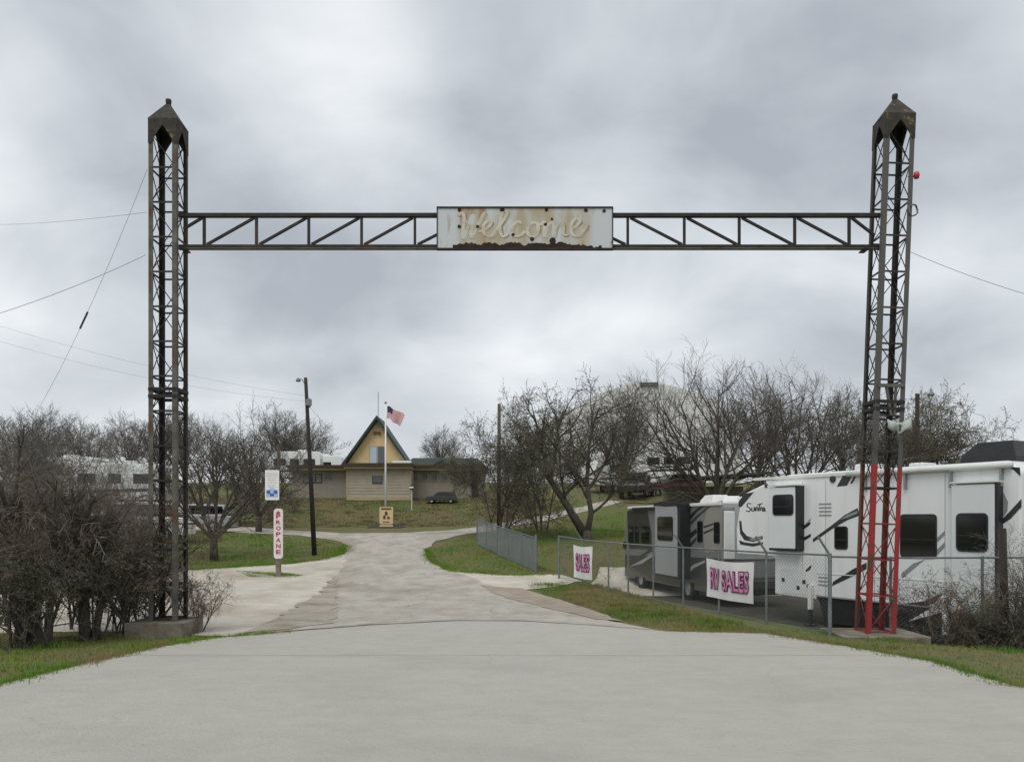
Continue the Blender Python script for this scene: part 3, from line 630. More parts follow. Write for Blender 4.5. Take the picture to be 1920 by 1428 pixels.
# faded script "Welcome"
strokes = {
 'W': [[(-1.24,.60),(-1.16,.66),(-1.13,.52),(-1.16,.20),(-1.10,.28),(-0.97,.62),(-1.0,.22),(-0.94,.28),(-0.80,.58),(-0.74,.66)]],
 'e': [[(-0.86,.30),(-0.72,.36),(-0.63,.46),(-0.69,.50),(-0.77,.42),(-0.75,.26),(-0.64,.22),(-0.54,.32)]],
 'l': [[(-0.54,.32),(-0.36,.58),(-0.34,.68),(-0.42,.66),(-0.47,.40),(-0.42,.22),(-0.32,.26)]],
 'c': [[(-0.06,.46),(-0.14,.49),(-0.24,.38),(-0.20,.23),(-0.08,.24),(0.0,.32)]],
 'o': [[(0.16,.48),(0.06,.40),(0.06,.26),(0.15,.21),(0.24,.30),(0.23,.44),(0.16,.48),(0.30,.43)]],
 'm': [[(0.30,.43),(0.36,.48),(0.36,.21),(0.41,.40),(0.50,.48),(0.53,.42),(0.53,.21),(0.58,.40),(0.67,.48),(0.71,.42),(0.71,.26),(0.79,.24)]],
 'e2': [[(0.82,.34),(0.94,.40),(1.02,.50),(0.95,.55),(0.86,.44),(0.87,.27),(0.98,.22),(1.10,.34),(1.16,.44)]]}
for k, ss in strokes.items():
    mb = MB()
    for st in ss: ribbon(mb, smooth_path([(x, z+0.02) for x, z in st], 6), 0.062, -0.0185, -0.008)
    lt_ = mb.build('letter', M_CREAM, ws)
    mb = MB()
    for st in ss: ribbon(mb, smooth_path([(x+0.030, z+0.004) for x, z in st], 6), 0.062, -0.0145, -0.008)
    mb.build('letter_shadow', M_TANSH, lt_)

# lamps and odds and ends on the right tower
lt = thing('beacon_lamp', 'small red lamp on the outer side of the right tower', 'lamp', (7.42, 14.75, 8.50))
MB().tube([(-0.12, 0, -0.02), (0.0, 0, -0.02)], 0.014, 6).build('arm', M_STEELD, lt)
MB().lathe([(0.0, -0.06), (0.04, -0.055), (0.055, 0.0), (0.045, 0.055), (0.0, 0.085)], 10, 'z', (0.04, 0, 0)).build('lens', M_REDL, lt, smooth=True)
lt = thing('wire_coil', 'dark coil of cable hung on the outer side of the right tower', 'cable', (7.38, 14.72, 7.85))
mb = MB(); mb.tube([(0.085*math.cos(a*0.42), 0.02*math.sin(a*1.3), 0.10*math.sin(a*0.42)) for a in range(40)], 0.014, 5); mb.build('coil', M_CABLE, lt)
mb = MB(); nv = 9; rr = random.Random(4); pts = []
for i in range(nv):
    for j in range(4): pts.append((-0.20 + 0.42*i/(nv-1), -0.05*math.sin(i*1.1) + 0.03*math.sin(j*2+i), 0.30 - 0.22*j/3*(0.55+0.45*abs(math.sin(i*0.9+0.4))) + 0.10*math.cos((i-4)/4*1.4)*-1 + 0.05*rr.random()))
mb.v = pts; mb.f = [(i*4+j, (i+1)*4+j, (i+1)*4+j+1, i*4+j+1) for i in range(nv-1) for j in range(3)]
so = mb.build('torn_sheet', M_SHEET, smooth=True); so.location = (7.10, 14.70, 3.72); so.modifiers.new('solid', 'SOLIDIFY').thickness = 0.006
tag(so, 'pale torn plastic sheet snagged in the right tower above the red paint', 'plastic sheet')
br = thing('fixture_bracket', 'grey V shaped bracket bolted inside the right tower', 'bracket', (6.98, 14.76, 4.0))
for xa in (-0.12, 0.12): MB().bar((xa*0.75, -0.03, 0.62), (xa*0.25+0.03, -0.03, 0.08), 0.045, 0.03).build('strut', M_STEEL, br)
MB().box(-0.24, 0.24, -0.06, -0.02, 0.60, 0.66).build('plate', M_STEEL, br)

# ================================================================== wires
def wire(name, label, a, b, sag, rad=0.006, n=14, extra=None):
    rad *= 0.62
    pts = []; a = Vector(a); b = Vector(b)
    for i in range(n+1):
        t = i/n; p = a.lerp(b, t); p.z -= sag*4*t*(1-t); pts.append(tuple(p))
    o = MB().tube(pts, rad, 5).build(name, M_CABLE); return tag(o, label, 'wire', 'overhead wires and guys')
wire('overhead_wire', 'overhead wire running down to the left from the left tower', P(273, 478, 14.9), P(-120, 622, 13.0), 0.10, 0.007)
wire('guy_wire', 'steep thin guy wire dropping left from high on the left tower', P(276, 318, 15.1), P(70, 770, 19.0), 0.25, 0.0055)
wire('overhead_wire', 'faint level wire reaching the left tower at beam height', P(276, 398, 15.1), P(-60, 420, 30.0), 0.1, 0.006)
wire('overhead_wire', 'overhead wire running down to the right from the right tower', P(1706, 472, 14.9), P(1990, 570, 13.5), 0.06, 0.007)
_a, _b = P(276, 318, 15.1), P(70, 770, 19.0)
def gw(t):
    p = _a.lerp(_b, t); p.z -= 0.25*4*t*(1-t); return tuple(p)
gi = MB().tube([gw(0.485), gw(0.555)], 0.022, 6).build('guy_insulator', M_POLE2); tag(gi, 'small insulator sleeve on the steep guy wire', 'insulator')

# ================================================================== wheels and vehicles
def wheel_mesh(rad, w):
    ty = MB().lathe([(rad*0.60, -w/2), (rad*0.93, -w/2), (rad, -w/2+0.03), (rad, w/2-0.03), (rad*0.93, w/2), (rad*0.60, w/2), (rad*.60, -w/2)], 20)
    rm = MB().lathe([(0.0, -w*0.30), (rad*0.16, -w*0.36), (rad*0.24, -w*0.22), (rad*0.48, -w*0.18), (rad*0.60, -w*0.47), (rad*0.61, w*0.3)], 20)
    return ty, rm
def add_wheel(parent, x, y, z, rad, w=0.24):
    ty, rm = wheel_mesh(rad, w); o = bpy.data.objects.new('wheel', ty.mesh('wheel', M_TYRE, True)); COL.objects.link(o); o.parent = parent; o.location = (x, y, z)
    rm.build('rim', M_RIM, o, smooth=True); return o
class Side:
    """the near side wall of a long vehicle: picture point -> (distance along the wall, height above its ground)"""
    def __init__(s, F, Rr, zg):
        s.F = Vector(F); d = Vector(Rr) - s.F; s.L = d.length; s.e = d.normalized(); s.n = Vector((-s.e.y, s.e.x)); s.zg = zg
        if s.n.y < 0 and s.n.x < 0: s.n = -s.n
    def __call__(s, px, py, dep=0.0):
        F = s.F - s.n*dep; u = (px-CX)/FPX; t = (u*F.y - F.x)/(s.e.x - u*s.e.y); d = F.y + t*s.e.y
        return (t, EYE + (HY-py)/FPX*d - s.zg)
    def rot(s): return math.atan2(s.e.y, s.e.x)
def decal(root, sd_, px, m, name='stripe', dep=0.0, th=0.006, bev=0):
    return MB().prism([sd_(x, y, dep) for x, y in px], -dep-th, -dep+0.01).build(name, m, root)
def rv_window(root, sd_, x0, x1, y0, y1, dep=0.0, r=0.09, name='window'):
    a = sd_(x0, y1, dep); b = sd_(x1, y0, dep)
    fr_ = MB().prism(rrect(a[0], b[0], a[1], b[1], r), -dep-0.018, -dep+0.01).build(name, M_BLK, root)
    q = 0.035; MB().prism(rrect(a[0]+q, b[0]-q, a[1]+q, b[1]-q, r*0.75), -dep-0.022, -dep-0.012).build('pane', M_GLASS, fr_)
    z = a[1] + (b[1]-a[1])*0.42; MB().box(a[0]+q, b[0]-q, -dep-0.0255, -dep-0.0205, z-0.011, z+0.011).build('mullion', M_BLK, fr_)
    return fr_
def extrude_body(root, prof, y0, y1, m, name='body', bevel=0.05):
    return MB().prism(prof, y0, y1).build(name, m, root, bevel=bevel)

# ---- white fifth-wheel trailer -------------------------------------------------
FW = Side((6.75, 24.1), (10.81, 17.0), LOT)
fwr = thing('fifth_wheel_trailer', 'long white fifth-wheel travel trailer with charcoal swooshes behind the chain-link fence', 'trailer', (FW.F.x, FW.F.y, LOT), FW.rot())
WID = 2.45
def zl(s): return 3.42 - LOT
ZR = 3.44 - LOT; ZB = 0.10 - LOT
k0 = FW(1452, 1045)[0]; k1 = FW(1530, 1045)[0]
zn = FW(1440, 1040)[1]
prof = [(0.02, zn-0.02), (0.0, FW(1385, 990)[1]), FW(1387, 945), FW(1394, 926), FW(1418, 914), (FW(1447, 900)[0], FW(1447, 900)[1]), (k0+0.5, ZR-0.02), (FW(1590, 880)[0], ZR), (FW.L-0.25, ZR), (FW.L, ZR-0.25), (FW.L+0.02, ZB),
        (k1, ZB), (k1, ZB-0.10), (k0, ZB-0.06), (k0, zn-0.10), (k0-0.15, zn-0.04)]
body = extrude_body(fwr, prof, 0.0, WID, M_GEL, bevel=0.06)
# roof edge rail / awning tube
aw = MB(); s0 = FW(1592, 880)[0]; aw.tube([(s0, -0.06, ZR-0.10), (FW.L-0.15, -0.06, ZR-0.10)], 0.075, 10); aw.build('awning_roll', M_GEL2, fwr, smooth=True)
aw = MB(); aw.box(0.75, s0-0.02, -0.03, 0.02, ZR-0.13, ZR-0.05); aw.build('roof_rail', M_GEL2, fwr)
ub = MB().prism([(k1+0.02, ZB-0.001), (FW.L, ZB-0.001), (FW.L, 0.14), (k1+0.25, 0.14)], 0.05, WID-0.05).build('underbelly_shade', M_BLK, fwr)  # black underside, run nearly to the ground to stand in for shadow
# slide-outs
def slide(x0, x1, y0, y1, dep, name='slide_out'):
    a = FW(x0, y1, dep); b = FW(x1, y0, dep)
    s_ = MB().box(a[0], b[0], -dep, 0.05, a[1], b[1]).build(name, M_SLIDE, fwr, bevel=0.02)
    MB().box(b[0]-0.0, b[0]+0.07, -dep*0.9, 0.02, a[1]-0.03, b[1]+0.03).build('side_seal', M_BLK, s_)
    MB().box(a[0]+0.0, b[0], -dep*0.93, 0.02, a[1]-0.06, a[1]-0.001).build('bottom_seal', M_BLK, s_)
    MB().box(a[0]-0.02, b[0]+0.08, -dep-0.03, 0.02, b[1]+0.031, b[1]+0.07).build('topper', M_GEL2, s_)
    return s_
slide(1441, 1490, 912, 1027, 0.30)
rv_window(fwr, FW, 1449, 1488, 926, 966, 0.30, 0.10)
slide(1783, 1864, 906, 1148, 0.22)
rv_window(fwr, FW, 1793, 1853, 961, 1033, 0.22, 0.11)
rv_window(fwr, FW, 1688, 1757, 963, 1044, 0.0, 0.10)
rv_window(fwr, FW, 1565, 1590, 986, 1029, 0.0, 0.08)
decal(fwr, FW, [(1396, 925), (1414, 922), (1390, 950), (1385, 950), (1385, 940)], M_GREYDK, 'cap_window')
decal(fwr, FW, [(1569, 912), (1582, 889), (1602, 884), (1588, 910)], M_GREYDK); decal(fwr, FW, [(1594, 906), (1606, 884), (1612, 882), (1598, 906)], M_GREYDK)
a = FW(1562, 898); MB().lathe([(0.0, -0.03), (0.09, -0.03), (0.09, 0.0)], 14, 'y', (a[0], 0.0, a[1])).build('marker_vent', M_GREYDK, fwr)
# swooshes
decal(fwr, FW, [(1525, 1016), (1524, 1010), (1560, 984), (1584, 965), (1608, 952), (1612, 966), (1590, 974), (1562, 990)], M_GREYDK)
decal(fwr, FW, [(1575, 974), (1590, 964), (1608, 957), (1608, 962), (1590, 970)], M_GREYMD, th=0.009)
decal(fwr, FW, [(1498, 998), (1518, 984), (1521, 978), (1514, 980), (1497, 991)], M_GREYDK); decal(fwr, FW, [(1496, 1020), (1520, 1006), (1521, 1000), (1496, 1012)], M_GREYDK)
decal(fwr, FW, [(1509, 984), (1521, 970), (1520, 975), (1511, 984)], M_GREYMD)
decal(fwr, FW, [(1560, 1098), (1562, 1090), (1600, 1066), (1625, 1054), (1625, 1066), (1590, 1084)], M_GREYDK)
decal(fwr, FW, [(1474, 1076), (1500, 1080), (1520, 1066), (1522, 1058), (1508, 1070), (1490, 1074)], M_GREYDK)
decal(fwr, FW, [(1868, 990), (1869, 983), (1890, 962), (1915, 935), (1915, 950), (1895, 972)], M_GREYDK); decal(fwr, FW, [(1872, 914), (1880, 918), (1890, 940), (1889, 958), (1876, 976), (1879, 945)], M_GREYMD)
decal(fwr, FW, [(1886, 874), (1912, 876), (1913, 892), (1900, 880)], M_BLK)
decal(fwr, FW, [(1757, 1008), (1772, 994), (1772, 1002), (1758, 1016)], M_GREYMD); decal(fwr, FW, [(1757, 1030), (1772, 1015), (1772, 1025), (1758, 1040)], M_GREYMD)
decal(fwr, FW, [(1690, 1075), (1712, 1056), (1735, 1048), (1720, 1060), (1692, 1084)], M_GREYMD)
decal(fwr, FW, [(1694, 1131), (1735, 1126), (1768, 1110), (1752, 1130), (1736, 1136)], M_GREYDK)
decal(fwr, FW, [(1693, 1136), (1732, 1140), (1760, 1146), (1768, 1146), (1705, 1166), (1700, 1150), (1640, 1142), (1640, 1136)], M_BLK, 'lower_band')
decal(fwr, FW, [(1704, 1164), (1738, 1144), (1769, 1126), (1769, 1146), (1742, 1154)], M_GEL, 'white_swoosh', th=0.014)
# crescent graphics on the nose
cres = [(1386, 976), (1388, 1000), (1396, 1012), (1412, 1015), (1430, 1010), (1430, 1004), (1412, 1008), (1400, 1004), (1392, 994), (1390, 976)]
decal(fwr, FW, cres, M_GREYDK, 'nose_stripe'); decal(fwr, FW, [(1386, 1012), (1388, 1020), (1412, 1024), (1430, 1020), (1431, 1016), (1410, 1018), (1396, 1016)], M_GREYDK, 'nose_stripe')
decal(fwr, FW, [(1404, 1009), (1428, 1006), (1428, 1011), (1410, 1013)], M_GREYMD, 'nose_stripe', th=0.009)
# script name on the nose (as far as it can be read)
def stroke_px(paths, m, w, nm):
    for p in paths:
        mb = MB(); ribbon(mb, smooth_path([FW(x, y) for x, y in p], 4), w, -0.010, 0.0); mb.build(nm, m, fwr)
stroke_px([[(1409, 944), (1403, 943), (1401, 948), (1407, 953), (1405, 958), (1399, 957)], [(1410, 951), (1410, 957), (1414, 956), (1415, 950), (1416, 957)],
           [(1418, 957), (1418, 951), (1421, 951), (1421, 957)], [(1420, 946), (1430, 943)], [(1425, 945), (1423, 957)], [(1426, 957), (1427, 951), (1430, 951)], [(1433, 951), (1429, 954), (1432, 958), (1433, 951), (1435, 958)]], M_GREYDK, 0.035, 'name_letter')
for px in (1505, 1548, 1640, 1682, 1772):
    a = FW(px, 1110); MB().box(a[0]-0.006, a[0]+0.006, -0.004, 0.004, ZB+0.02, ZR-0.22).build('panel_seam', M_GREYMD, fwr)
MB().box(k1+0.02, FW.L-0.02, -0.014, 0.004, ZB+0.0, ZB+0.035).build('lower_trim', M_GREYMD, fwr)
MB().box(k1+0.02, FW.L-0.02, -0.010, 0.004, ZB+0.62, ZB+0.645).build('belt_trim', M_SLIDE, fwr)
for px in (1625, 1700, 1785, 1880):
    a = FW(px, 880); MB().box(a[0]-0.02, a[0]+0.02, -0.10, 0.0, ZR-0.55, ZR-0.15).build('awning_arm', M_GREYMD, fwr)
# louvres, hatches, lights, landing gear
for y in (944, 951, 958, 965):
    a = FW(1536, y); b = FW(1559, y-1); MB().box(a[0], b[0], -0.014, 0.005, a[1]-0.018, a[1]+0.012).build('louvre', M_GREYMD, fwr)
for y in (1081, 1088, 1095):
    a = FW(1535, y); b = FW(1556, y); MB().box(a[0], b[0], -0.014, 0.005, a[1]-0.016, a[1]+0.012).build('louvre', M_GREYMD, fwr)
for x, y in ((1469, 1086), (1508, 1090), (1516, 1098), (1497, 1101), (1437, 910)):
    a = FW(x, y); MB().box(a[0]-0.05, a[0]+0.05, -0.02, 0.005, a[1]-0.05, a[1]+0.05).build('latch', M_GREYDK, fwr)
for x0, x1, y0, y1 in ((1463, 1512, 1068, 1110),):
    a = FW(x0, y1); b = FW(x1, y0); MB().prism(rrect(a[0], b[0], a[1], b[1], 0.06), -0.008, 0.004).build('hatch_door', M_SLIDE, fwr)
for px, y0, y1 in ((1519, 1096, 1142), (1772, 1118, 1190)):
    a = FW(px, y1, 0.08); b = FW(px, y0, 0.08); MB().box(a[0]-0.055, a[0]+0.055, -0.12, -0.012, a[1], b[1]).build('landing_leg', M_GEL, fwr, bevel=0.01)
    MB().box(a[0]-0.035, a[0]+0.035, -0.10, -0.03, 0.06, a[1]+0.02).build('leg_foot', M_GREYDK, fwr); MB().box(a[0]-0.12, a[0]+0.12, -0.19, 0.05, 0.0, 0.06).build('foot_pad', M_GREYDK, fwr)
for s_ in (FW(1640, 1100)[0], FW(1672, 1100)[0]): add_wheel(fwr, s_, 0.22, 0.40, 0.40)
for s_ in (FW(1640, 1100)[0], FW(1672, 1100)[0]): add_wheel(fwr, s_, WID-0.22, 0.40, 0.40)
MB().box(k0-0.75, k0-0.25, WID/2-0.25, WID/2+0.25, zn-0.42, zn-0.06).build('king_pin_box', M_BLK, fwr, bevel=0.03)
# roof units
def roof_unit(root, s0, s1, yc, zb, h, m, w=0.72):
    mb = MB(); a, b = s0, s1
    mb.add([(a, yc-w/2, zb), (b, yc-w/2, zb), (b, yc+w/2, zb), (a, yc+w/2, zb), (a+0.03, yc-w/2+.02, zb+h*0.42), (b, yc-w/2+.02, zb+h*0.3), (b, yc+w/2-.02, zb+h*0.3), (a+0.03, yc+w/2-.02, zb+h*0.42),
            (a+(b-a)*0.30, yc-w/2+.08, zb+h), (b-0.10, yc-w/2+.08, zb+h), (b-0.10, yc+w/2-.08, zb+h), (a+(b-a)*0.30, yc+w/2-.08, zb+h)],
           [(3,2,1,0), (0,1,5,4), (1,2,6,5), (2,3,7,6), (3,0,4,7), (4,5,9,8), (5,6,10,9), (6,7,11,10), (7,4,8,11), (8,9,10,11)])
    return mb.build('roof_air_conditioner', m, root, bevel=0.02)
roof_unit(fwr, FW(1802, 855, -0.5)[0], FW(1908, 855, -0.5)[0], 0.78, ZR-0.02, 0.50, M_BLK)
MB().box(FW(1596, 870)[0]-0.15, FW(1606, 870)[0]+0.2, 0.3, 0.9, ZR-0.02, ZR+0.17).build('roof_vent', M_GEL2, fwr, bevel=0.05)
MB().box(FW(1700, 870)[0]-0.1, FW(1720, 870)[0], 0.2, 0.8, ZR-0.02, ZR+0.10).build('roof_vent', M_GEL2, fwr, bevel=0.05)

# ---- grey motorhome ------------------------------------------------------------
MH = Side((5.0, 35.4), (6.85, 26.1), LOT-0.02)
mh = thing('motorhome', 'grey and tan motorhome with dark swooshes, parked left of the white trailer', 'motorhome', (MH.F.x, MH.F.y, LOT-0.02), MH.rot())
ZM = 2.72 - LOT; L = MH.L
zf = MH(1200, 1085)[1]
prof = [(-0.02, 0.55), (-0.10, 1.25), (0.02, ZM-0.75), (0.30, ZM-0.10), (0.7, ZM), (L-0.15, ZM), (L, ZM-0.15), (L+0.02, 0.55), (L-0.6, 0.42), (L-2.1, 0.42), (L-2.25, 0.75), (L-2.8, 0.95), (L-3.35, 0.75), (L-3.5, 0.40), (2.45, 0.40), (2.35, 0.75), (1.9, 0.95), (1.45, 0.75), (1.32, 0.45), (0.3, 0.45)]
prof = [(-0.02, 0.55), (-0.10, 1.25), (0.02, ZM-0.75), (0.30, ZM-0.10), (0.7, ZM), (L-0.15, ZM), (L, ZM-0.15), (L+0.02, 0.95), (0.0-0.05, 0.95)]
extrude_body(mh, [(-0.09, 0.96), (-0.10, 1.25), (0.02, ZM-0.75), (0.30, ZM-0.10), (0.7, ZM), (L-0.12, ZM), (L, ZM-0.12), (L+0.02, 0.96)], 0, 2.45, M_MHG, bevel=0.05)
for s0, s1 in ((-0.08, 1.30), (2.45, L-3.4), (L-2.2, L+0.02)):
    MB().box(s0, s1, 0.012, 2.43, 0.42, 0.97).build('lower_skirt', M_MHD, mh, bevel=0.03)
MB().box(1.0, L-0.6, 0.5, 1.9, 0.5, 0.97).build('chassis', M_BLK, mh)
for s_ in (1.88, L-2.8):
    for yy in (0.16, 2.29): add_wheel(mh, s_, yy, 0.46, 0.46, 0.28)
MB().box(0.45, L-0.02, -0.05, 0.06, ZM-0.06, ZM+0.05).build('roof_edge', M_GEL2, mh, bevel=0.02)
MB().box(0.6, L-0.1, 0.08, 2.4, ZM-0.01, ZM+0.03).build('roof', M_GEL2, mh)
MB().box(1.2, L-2.4, -0.10, -0.051, ZM-0.14, ZM-0.02).build('awning_case', M_BLK, mh)
def mdec(px, m, name='stripe', dep=0.0, th=0.008): return decal(mh, MH, px, m, name, dep, th)
mdec([(1327, 945), (1354, 938), (1354, 1030), (1322, 1036), (1318, 990)], M_MHT, 'tan_panel', th=0.004)
mdec([(1176, 958), (1214, 955), (1222, 1000), (1222, 1030), (1178, 1028)], M_MHD, 'cab_panel', th=0.004)
a = MH(1228, 1074, 0.45); b = MH(1268, 948, 0.45)
so = MB().box(a[0], b[0], -0.45, 0.05, a[1], b[1]).build('slide_out', M_MHSL, mh, bevel=0.02)
MB().box(b[0], b[0]+0.22, -0.40, 0.04, a[1]-0.02, b[1]+0.02).build('side_seal', M_BLK, so); MB().box(a[0], b[0]+0.2, -0.43, 0.03, a[1]-0.07, a[1]-0.001).build('bottom_seal', M_BLK, so)
MB().box(a[0]-0.1, b[0]+0.25, -0.47, 0.03, b[1]+0.021, b[1]+0.14).build('topper', M_BLK, so)
rv_window(mh, MH, 1233, 1262, 968, 1012, 0.45, 0.12)
rv_window(mh, MH, 1308, 1318, 976, 1016, 0.0, 0.08); rv_window(mh, MH, 1339, 1350, 978, 1018, 0.0, 0.08)
for x0, x1 in ((1179, 1188), (1191, 1198), (1203, 1218)): rv_window(mh, MH, x0, x1, 985, 1018, 0.0, 0.06)
mdec([(1286, 972), (1306, 954), (1318, 946), (1326, 945), (1308, 958), (1290, 980)], M_BLK); mdec([(1286, 986), (1304, 968), (1326, 950), (1334, 948), (1312, 966), (1288, 992)], M_MHD)
mdec([(1270, 1022), (1288, 1004), (1306, 990), (1307, 998), (1292, 1012), (1276, 1030)], M_BLK); mdec([(1278, 1034), (1292, 1020), (1306, 1006), (1306, 1012), (1290, 1030)], M_MHD)
mdec([(1319, 986), (1338, 980), (1338, 983), (1320, 990)], M_MHD); mdec([(1319, 997), (1338, 989), (1338, 993), (1320, 1001)], M_MHD)
mdec([(1178, 1052), (1205, 1038), (1224, 1024), (1224, 1032), (1200, 1046), (1178, 1060)], M_MHD); mdec([(1180, 1062), (1206, 1048), (1226, 1036), (1226, 1041), (1204, 1056)], M_MHSL)
mdec([(1282, 1074), (1300, 1058), (1322, 1050), (1322, 1054), (1302, 1064), (1286, 1080)], M_MHSL)
mdec([(1172, 1040), (1352, 1046), (1352, 1098), (1172, 1078)], M_MHD, 'lower_paint', th=0.003)
# rear cap
MB().box(L+0.02, L+0.09, 0.04, 0.42, 1.62, ZM-0.25).build('rear_corner_moulding', M_GEL2, mh, bevel=0.03)
MB().box(L+0.02, L+0.06, 0.42, 2.4, 1.62, ZM-0.1).build('rear_panel', M_MHSL, mh); MB().box(L+0.02, L+0.16, 0.02, 2.43, 0.62, 0.92).build('rear_bumper', M_MHD, mh, bevel=0.03)
for yy in (0.10, 2.20): MB().box(L+0.021, L+0.08, yy, yy+0.15, 1.25, 1.55).build('tail_light', M_REDL, mh)
roof_unit(mh, L-3.6, L-2.5, 1.2, ZM+0.03, 0.34, M_GEL2); roof_unit(mh, L-1.9, L-1.2, 1.0, ZM+0.03, 0.26, M_GEL2); MB().box(L-0.9, L-0.6, 1.0, 1.3, ZM+0.03, ZM+0.25).build('roof_vent', M_GEL2, mh, bevel=0.04)
MB().lathe([(0.0, -0.12), (0.07, -0.10), (0.09, 0.1), (0.06, 0.22), (0.0, 0.24)], 10, 'z', (0.55, -0.20, 1.75)).build('mirror', M_BLK, mh)

# ---- generic trailers and cars in the background --------------------------------
def trailer(label, px, d, Ln, h, rz, zg=None, m=M_GEL, stripe=M_GREYDK, nose=0.5, group='campers parked in the background', cat='trailer', name='travel_trailer', win=3):
    g = ground(px, d); t = thing(name, label, cat, (g.x, g.y, g.z if zg is None else zg), rz, group); x0 = -Ln/2; zb = 0.5
    MB().prism([(x0, zb+0.2), (x0-0.02, h*0.5), (x0+nose*0.8, h-0.12), (x0+nose+0.3, h), (-x0-0.15, h), (-x0, h-0.2), (-x0, zb), (x0+0.3, zb)], -1.2, 1.2).build('body', m, t, bevel=0.06)
    MB().prism([(x0+0.2, h*0.32), (-x0-0.02, h*0.36), (-x0-0.02, h*0.44), (x0+0.8, h*0.38)], -1.212, -1.19).build('stripe', stripe, t)
    for k in range(win):
        c = x0 + Ln*(k+0.75)/(win+0.5); ww = 0.45 if k % 2 else 0.6
        f_ = MB().prism(rrect(c-ww, c+ww, h*0.54, h*0.76, 0.08), -1.215, -1.19).build('window', M_BLK, t); MB().prism(rrect(c-ww+.05, c+ww-.05, h*0.54+.05, h*0.76-.05, 0.05), -1.222, -1.212).build('pane', M_GLASS, f_)
    f_ = MB().prism(rrect(-0.7, 0.7, h*0.5, h*0.78, 0.08), -0.01, 0.01); f_.v = [(x0-0.035 + 0.0*y, x, z) for x, y, z in f_.v]
    MB().box(0.2, 1.1, -0.4, 0.4, h-0.01, h+0.25).build('roof_air_conditioner', M_GEL2, t, bevel=0.05)
    MB().box(-x0-0.01, -x0+0.02, -0.8, 0.8, h*0.5, h*0.78).build('end_window', M_GLASS, t)
    for s_ in (-0.35, 0.45):
        for yy in (-1.08, 1.08): add_wheel(t, s_+Ln*0.08, yy, 0.36, 0.36, 0.2)
    MB().bar((x0, 0, 0.5), (x0-0.9, 0, 0.45), 0.12).build('hitch', M_BLK, t); return t
def car(label, px, d, rz, m, kind='suv', zg=None, group='vehicles in the background', cat=None, sc=1.0):
    g = ground(px, d); nm = {'suv': 'parked_car', 'pickup': 'pickup_truck'}[kind]
    t = thing(nm, label, cat or {'suv': 'car', 'pickup': 'truck'}[kind], (g.x, g.y, g.z if zg is None else zg), rz, group); t.scale = (sc,)*3
    lower = [(-2.3, .35), (-2.35, .75), (-2.2, .95), (-1.1, 1.05), (2.1, 1.05), (2.3, .9), (2.3, .35)]
    MB().prism(lower, -0.92, 0.92).build('body', m, t, bevel=0.06)
    cab = [(-1.2, 1.04), (-0.45, 1.62), (0.3, 1.68), (2.0, 1.62), (2.2, 1.04)] if kind == 'suv' else [(-1.2, 1.04), (-0.5, 1.70), (0.55, 1.72), (0.75, 1.04)]
    MB().prism(cab, -0.80, 0.80).build('cabin', m, t, bevel=0.06)
    w = [(-0.95, 1.10), (-0.42, 1.54), (0.25, 1.58), (1.85, 1.54), (1.98, 1.10)] if kind == 'suv' else [(-0.95, 1.10), (-0.45, 1.60), (0.48, 1.62), (0.62, 1.10)]
    for yy in (-0.806, 0.794): MB().prism(w, yy, yy+0.012).build('side_window', M_GLASS, t)
    MB().add([(-1.12, -.68, 1.12), (-1.12, .68, 1.12), (-0.52, .62, 1.60), (-0.52, -.62, 1.60)], [(0, 3, 2, 1)]).build('windscreen', M_GLASS, t, off=(0.045, 0, -0.02))
    for s_ in (-1.4, 1.4):
        for yy in (-0.82, 0.82): add_wheel(t, s_, yy, 0.36, 0.36, 0.22)
    for yy in (-0.75, 0.5): MB().box(-2.37, -2.3, yy, yy+0.25, 0.68, 0.85).build('headlight', M_RIM, t)
    return t
trailer('white camper with a dark rounded rear behind the house left wing, leftmost of three', 556, 84, 5.2, 3.2, 0.1)
trailer('long white travel trailer behind the house roof left of the gable', 600, 90, 5.4, 3.0, 0.0, win=2)
trailer('small pale camper just left of the house gable', 640, 96, 2.6, 3.3, 0.05, win=1)
trailer('white camper seen through the thicket near the left tower', 225, 58, 6.5, 3.1, 0.15)
trailer('pale camper behind the brown brush far left', 120, 62, 6.0, 3.1, -0.1)
car('white van half hidden by the thicket left of the left tower', 245, 40, 0.2, M_WHITE, sc=1.25)
car('silver car half hidden behind the thicket at far left', 150, 38, 0.1, M_CARS)
car('silver car glimpsed right of the left tower behind the bare tree', 362, 47, 0.1, M_CARS)
trailer('white camper with a dark end window uphill beyond the middle trees', 1143, 68, 4.0, 3.0, R(20), win=1)
car('black pickup truck uphill beyond the motorhome', 1195, 63, R(70), M_CARB, 'pickup', sc=1.15)
car('dark maroon car behind the big bare tree right of the pickup', 1262, 66, 0.3, M_CARM)
trailer('pale camper behind the big bare tree above the motorhome', 1255, 78, 5.0, 3.2, R(-15))
car('dark car parked against the house right wing', 828, 59.5, 0.0, M_CARB, sc=0.50)
trailer('white camper glimpsed at the right edge past the white fifth wheel', 1985, 22.5, 7.5, 3.5, R(-58), zg=LOT, m=M_SLIDE)

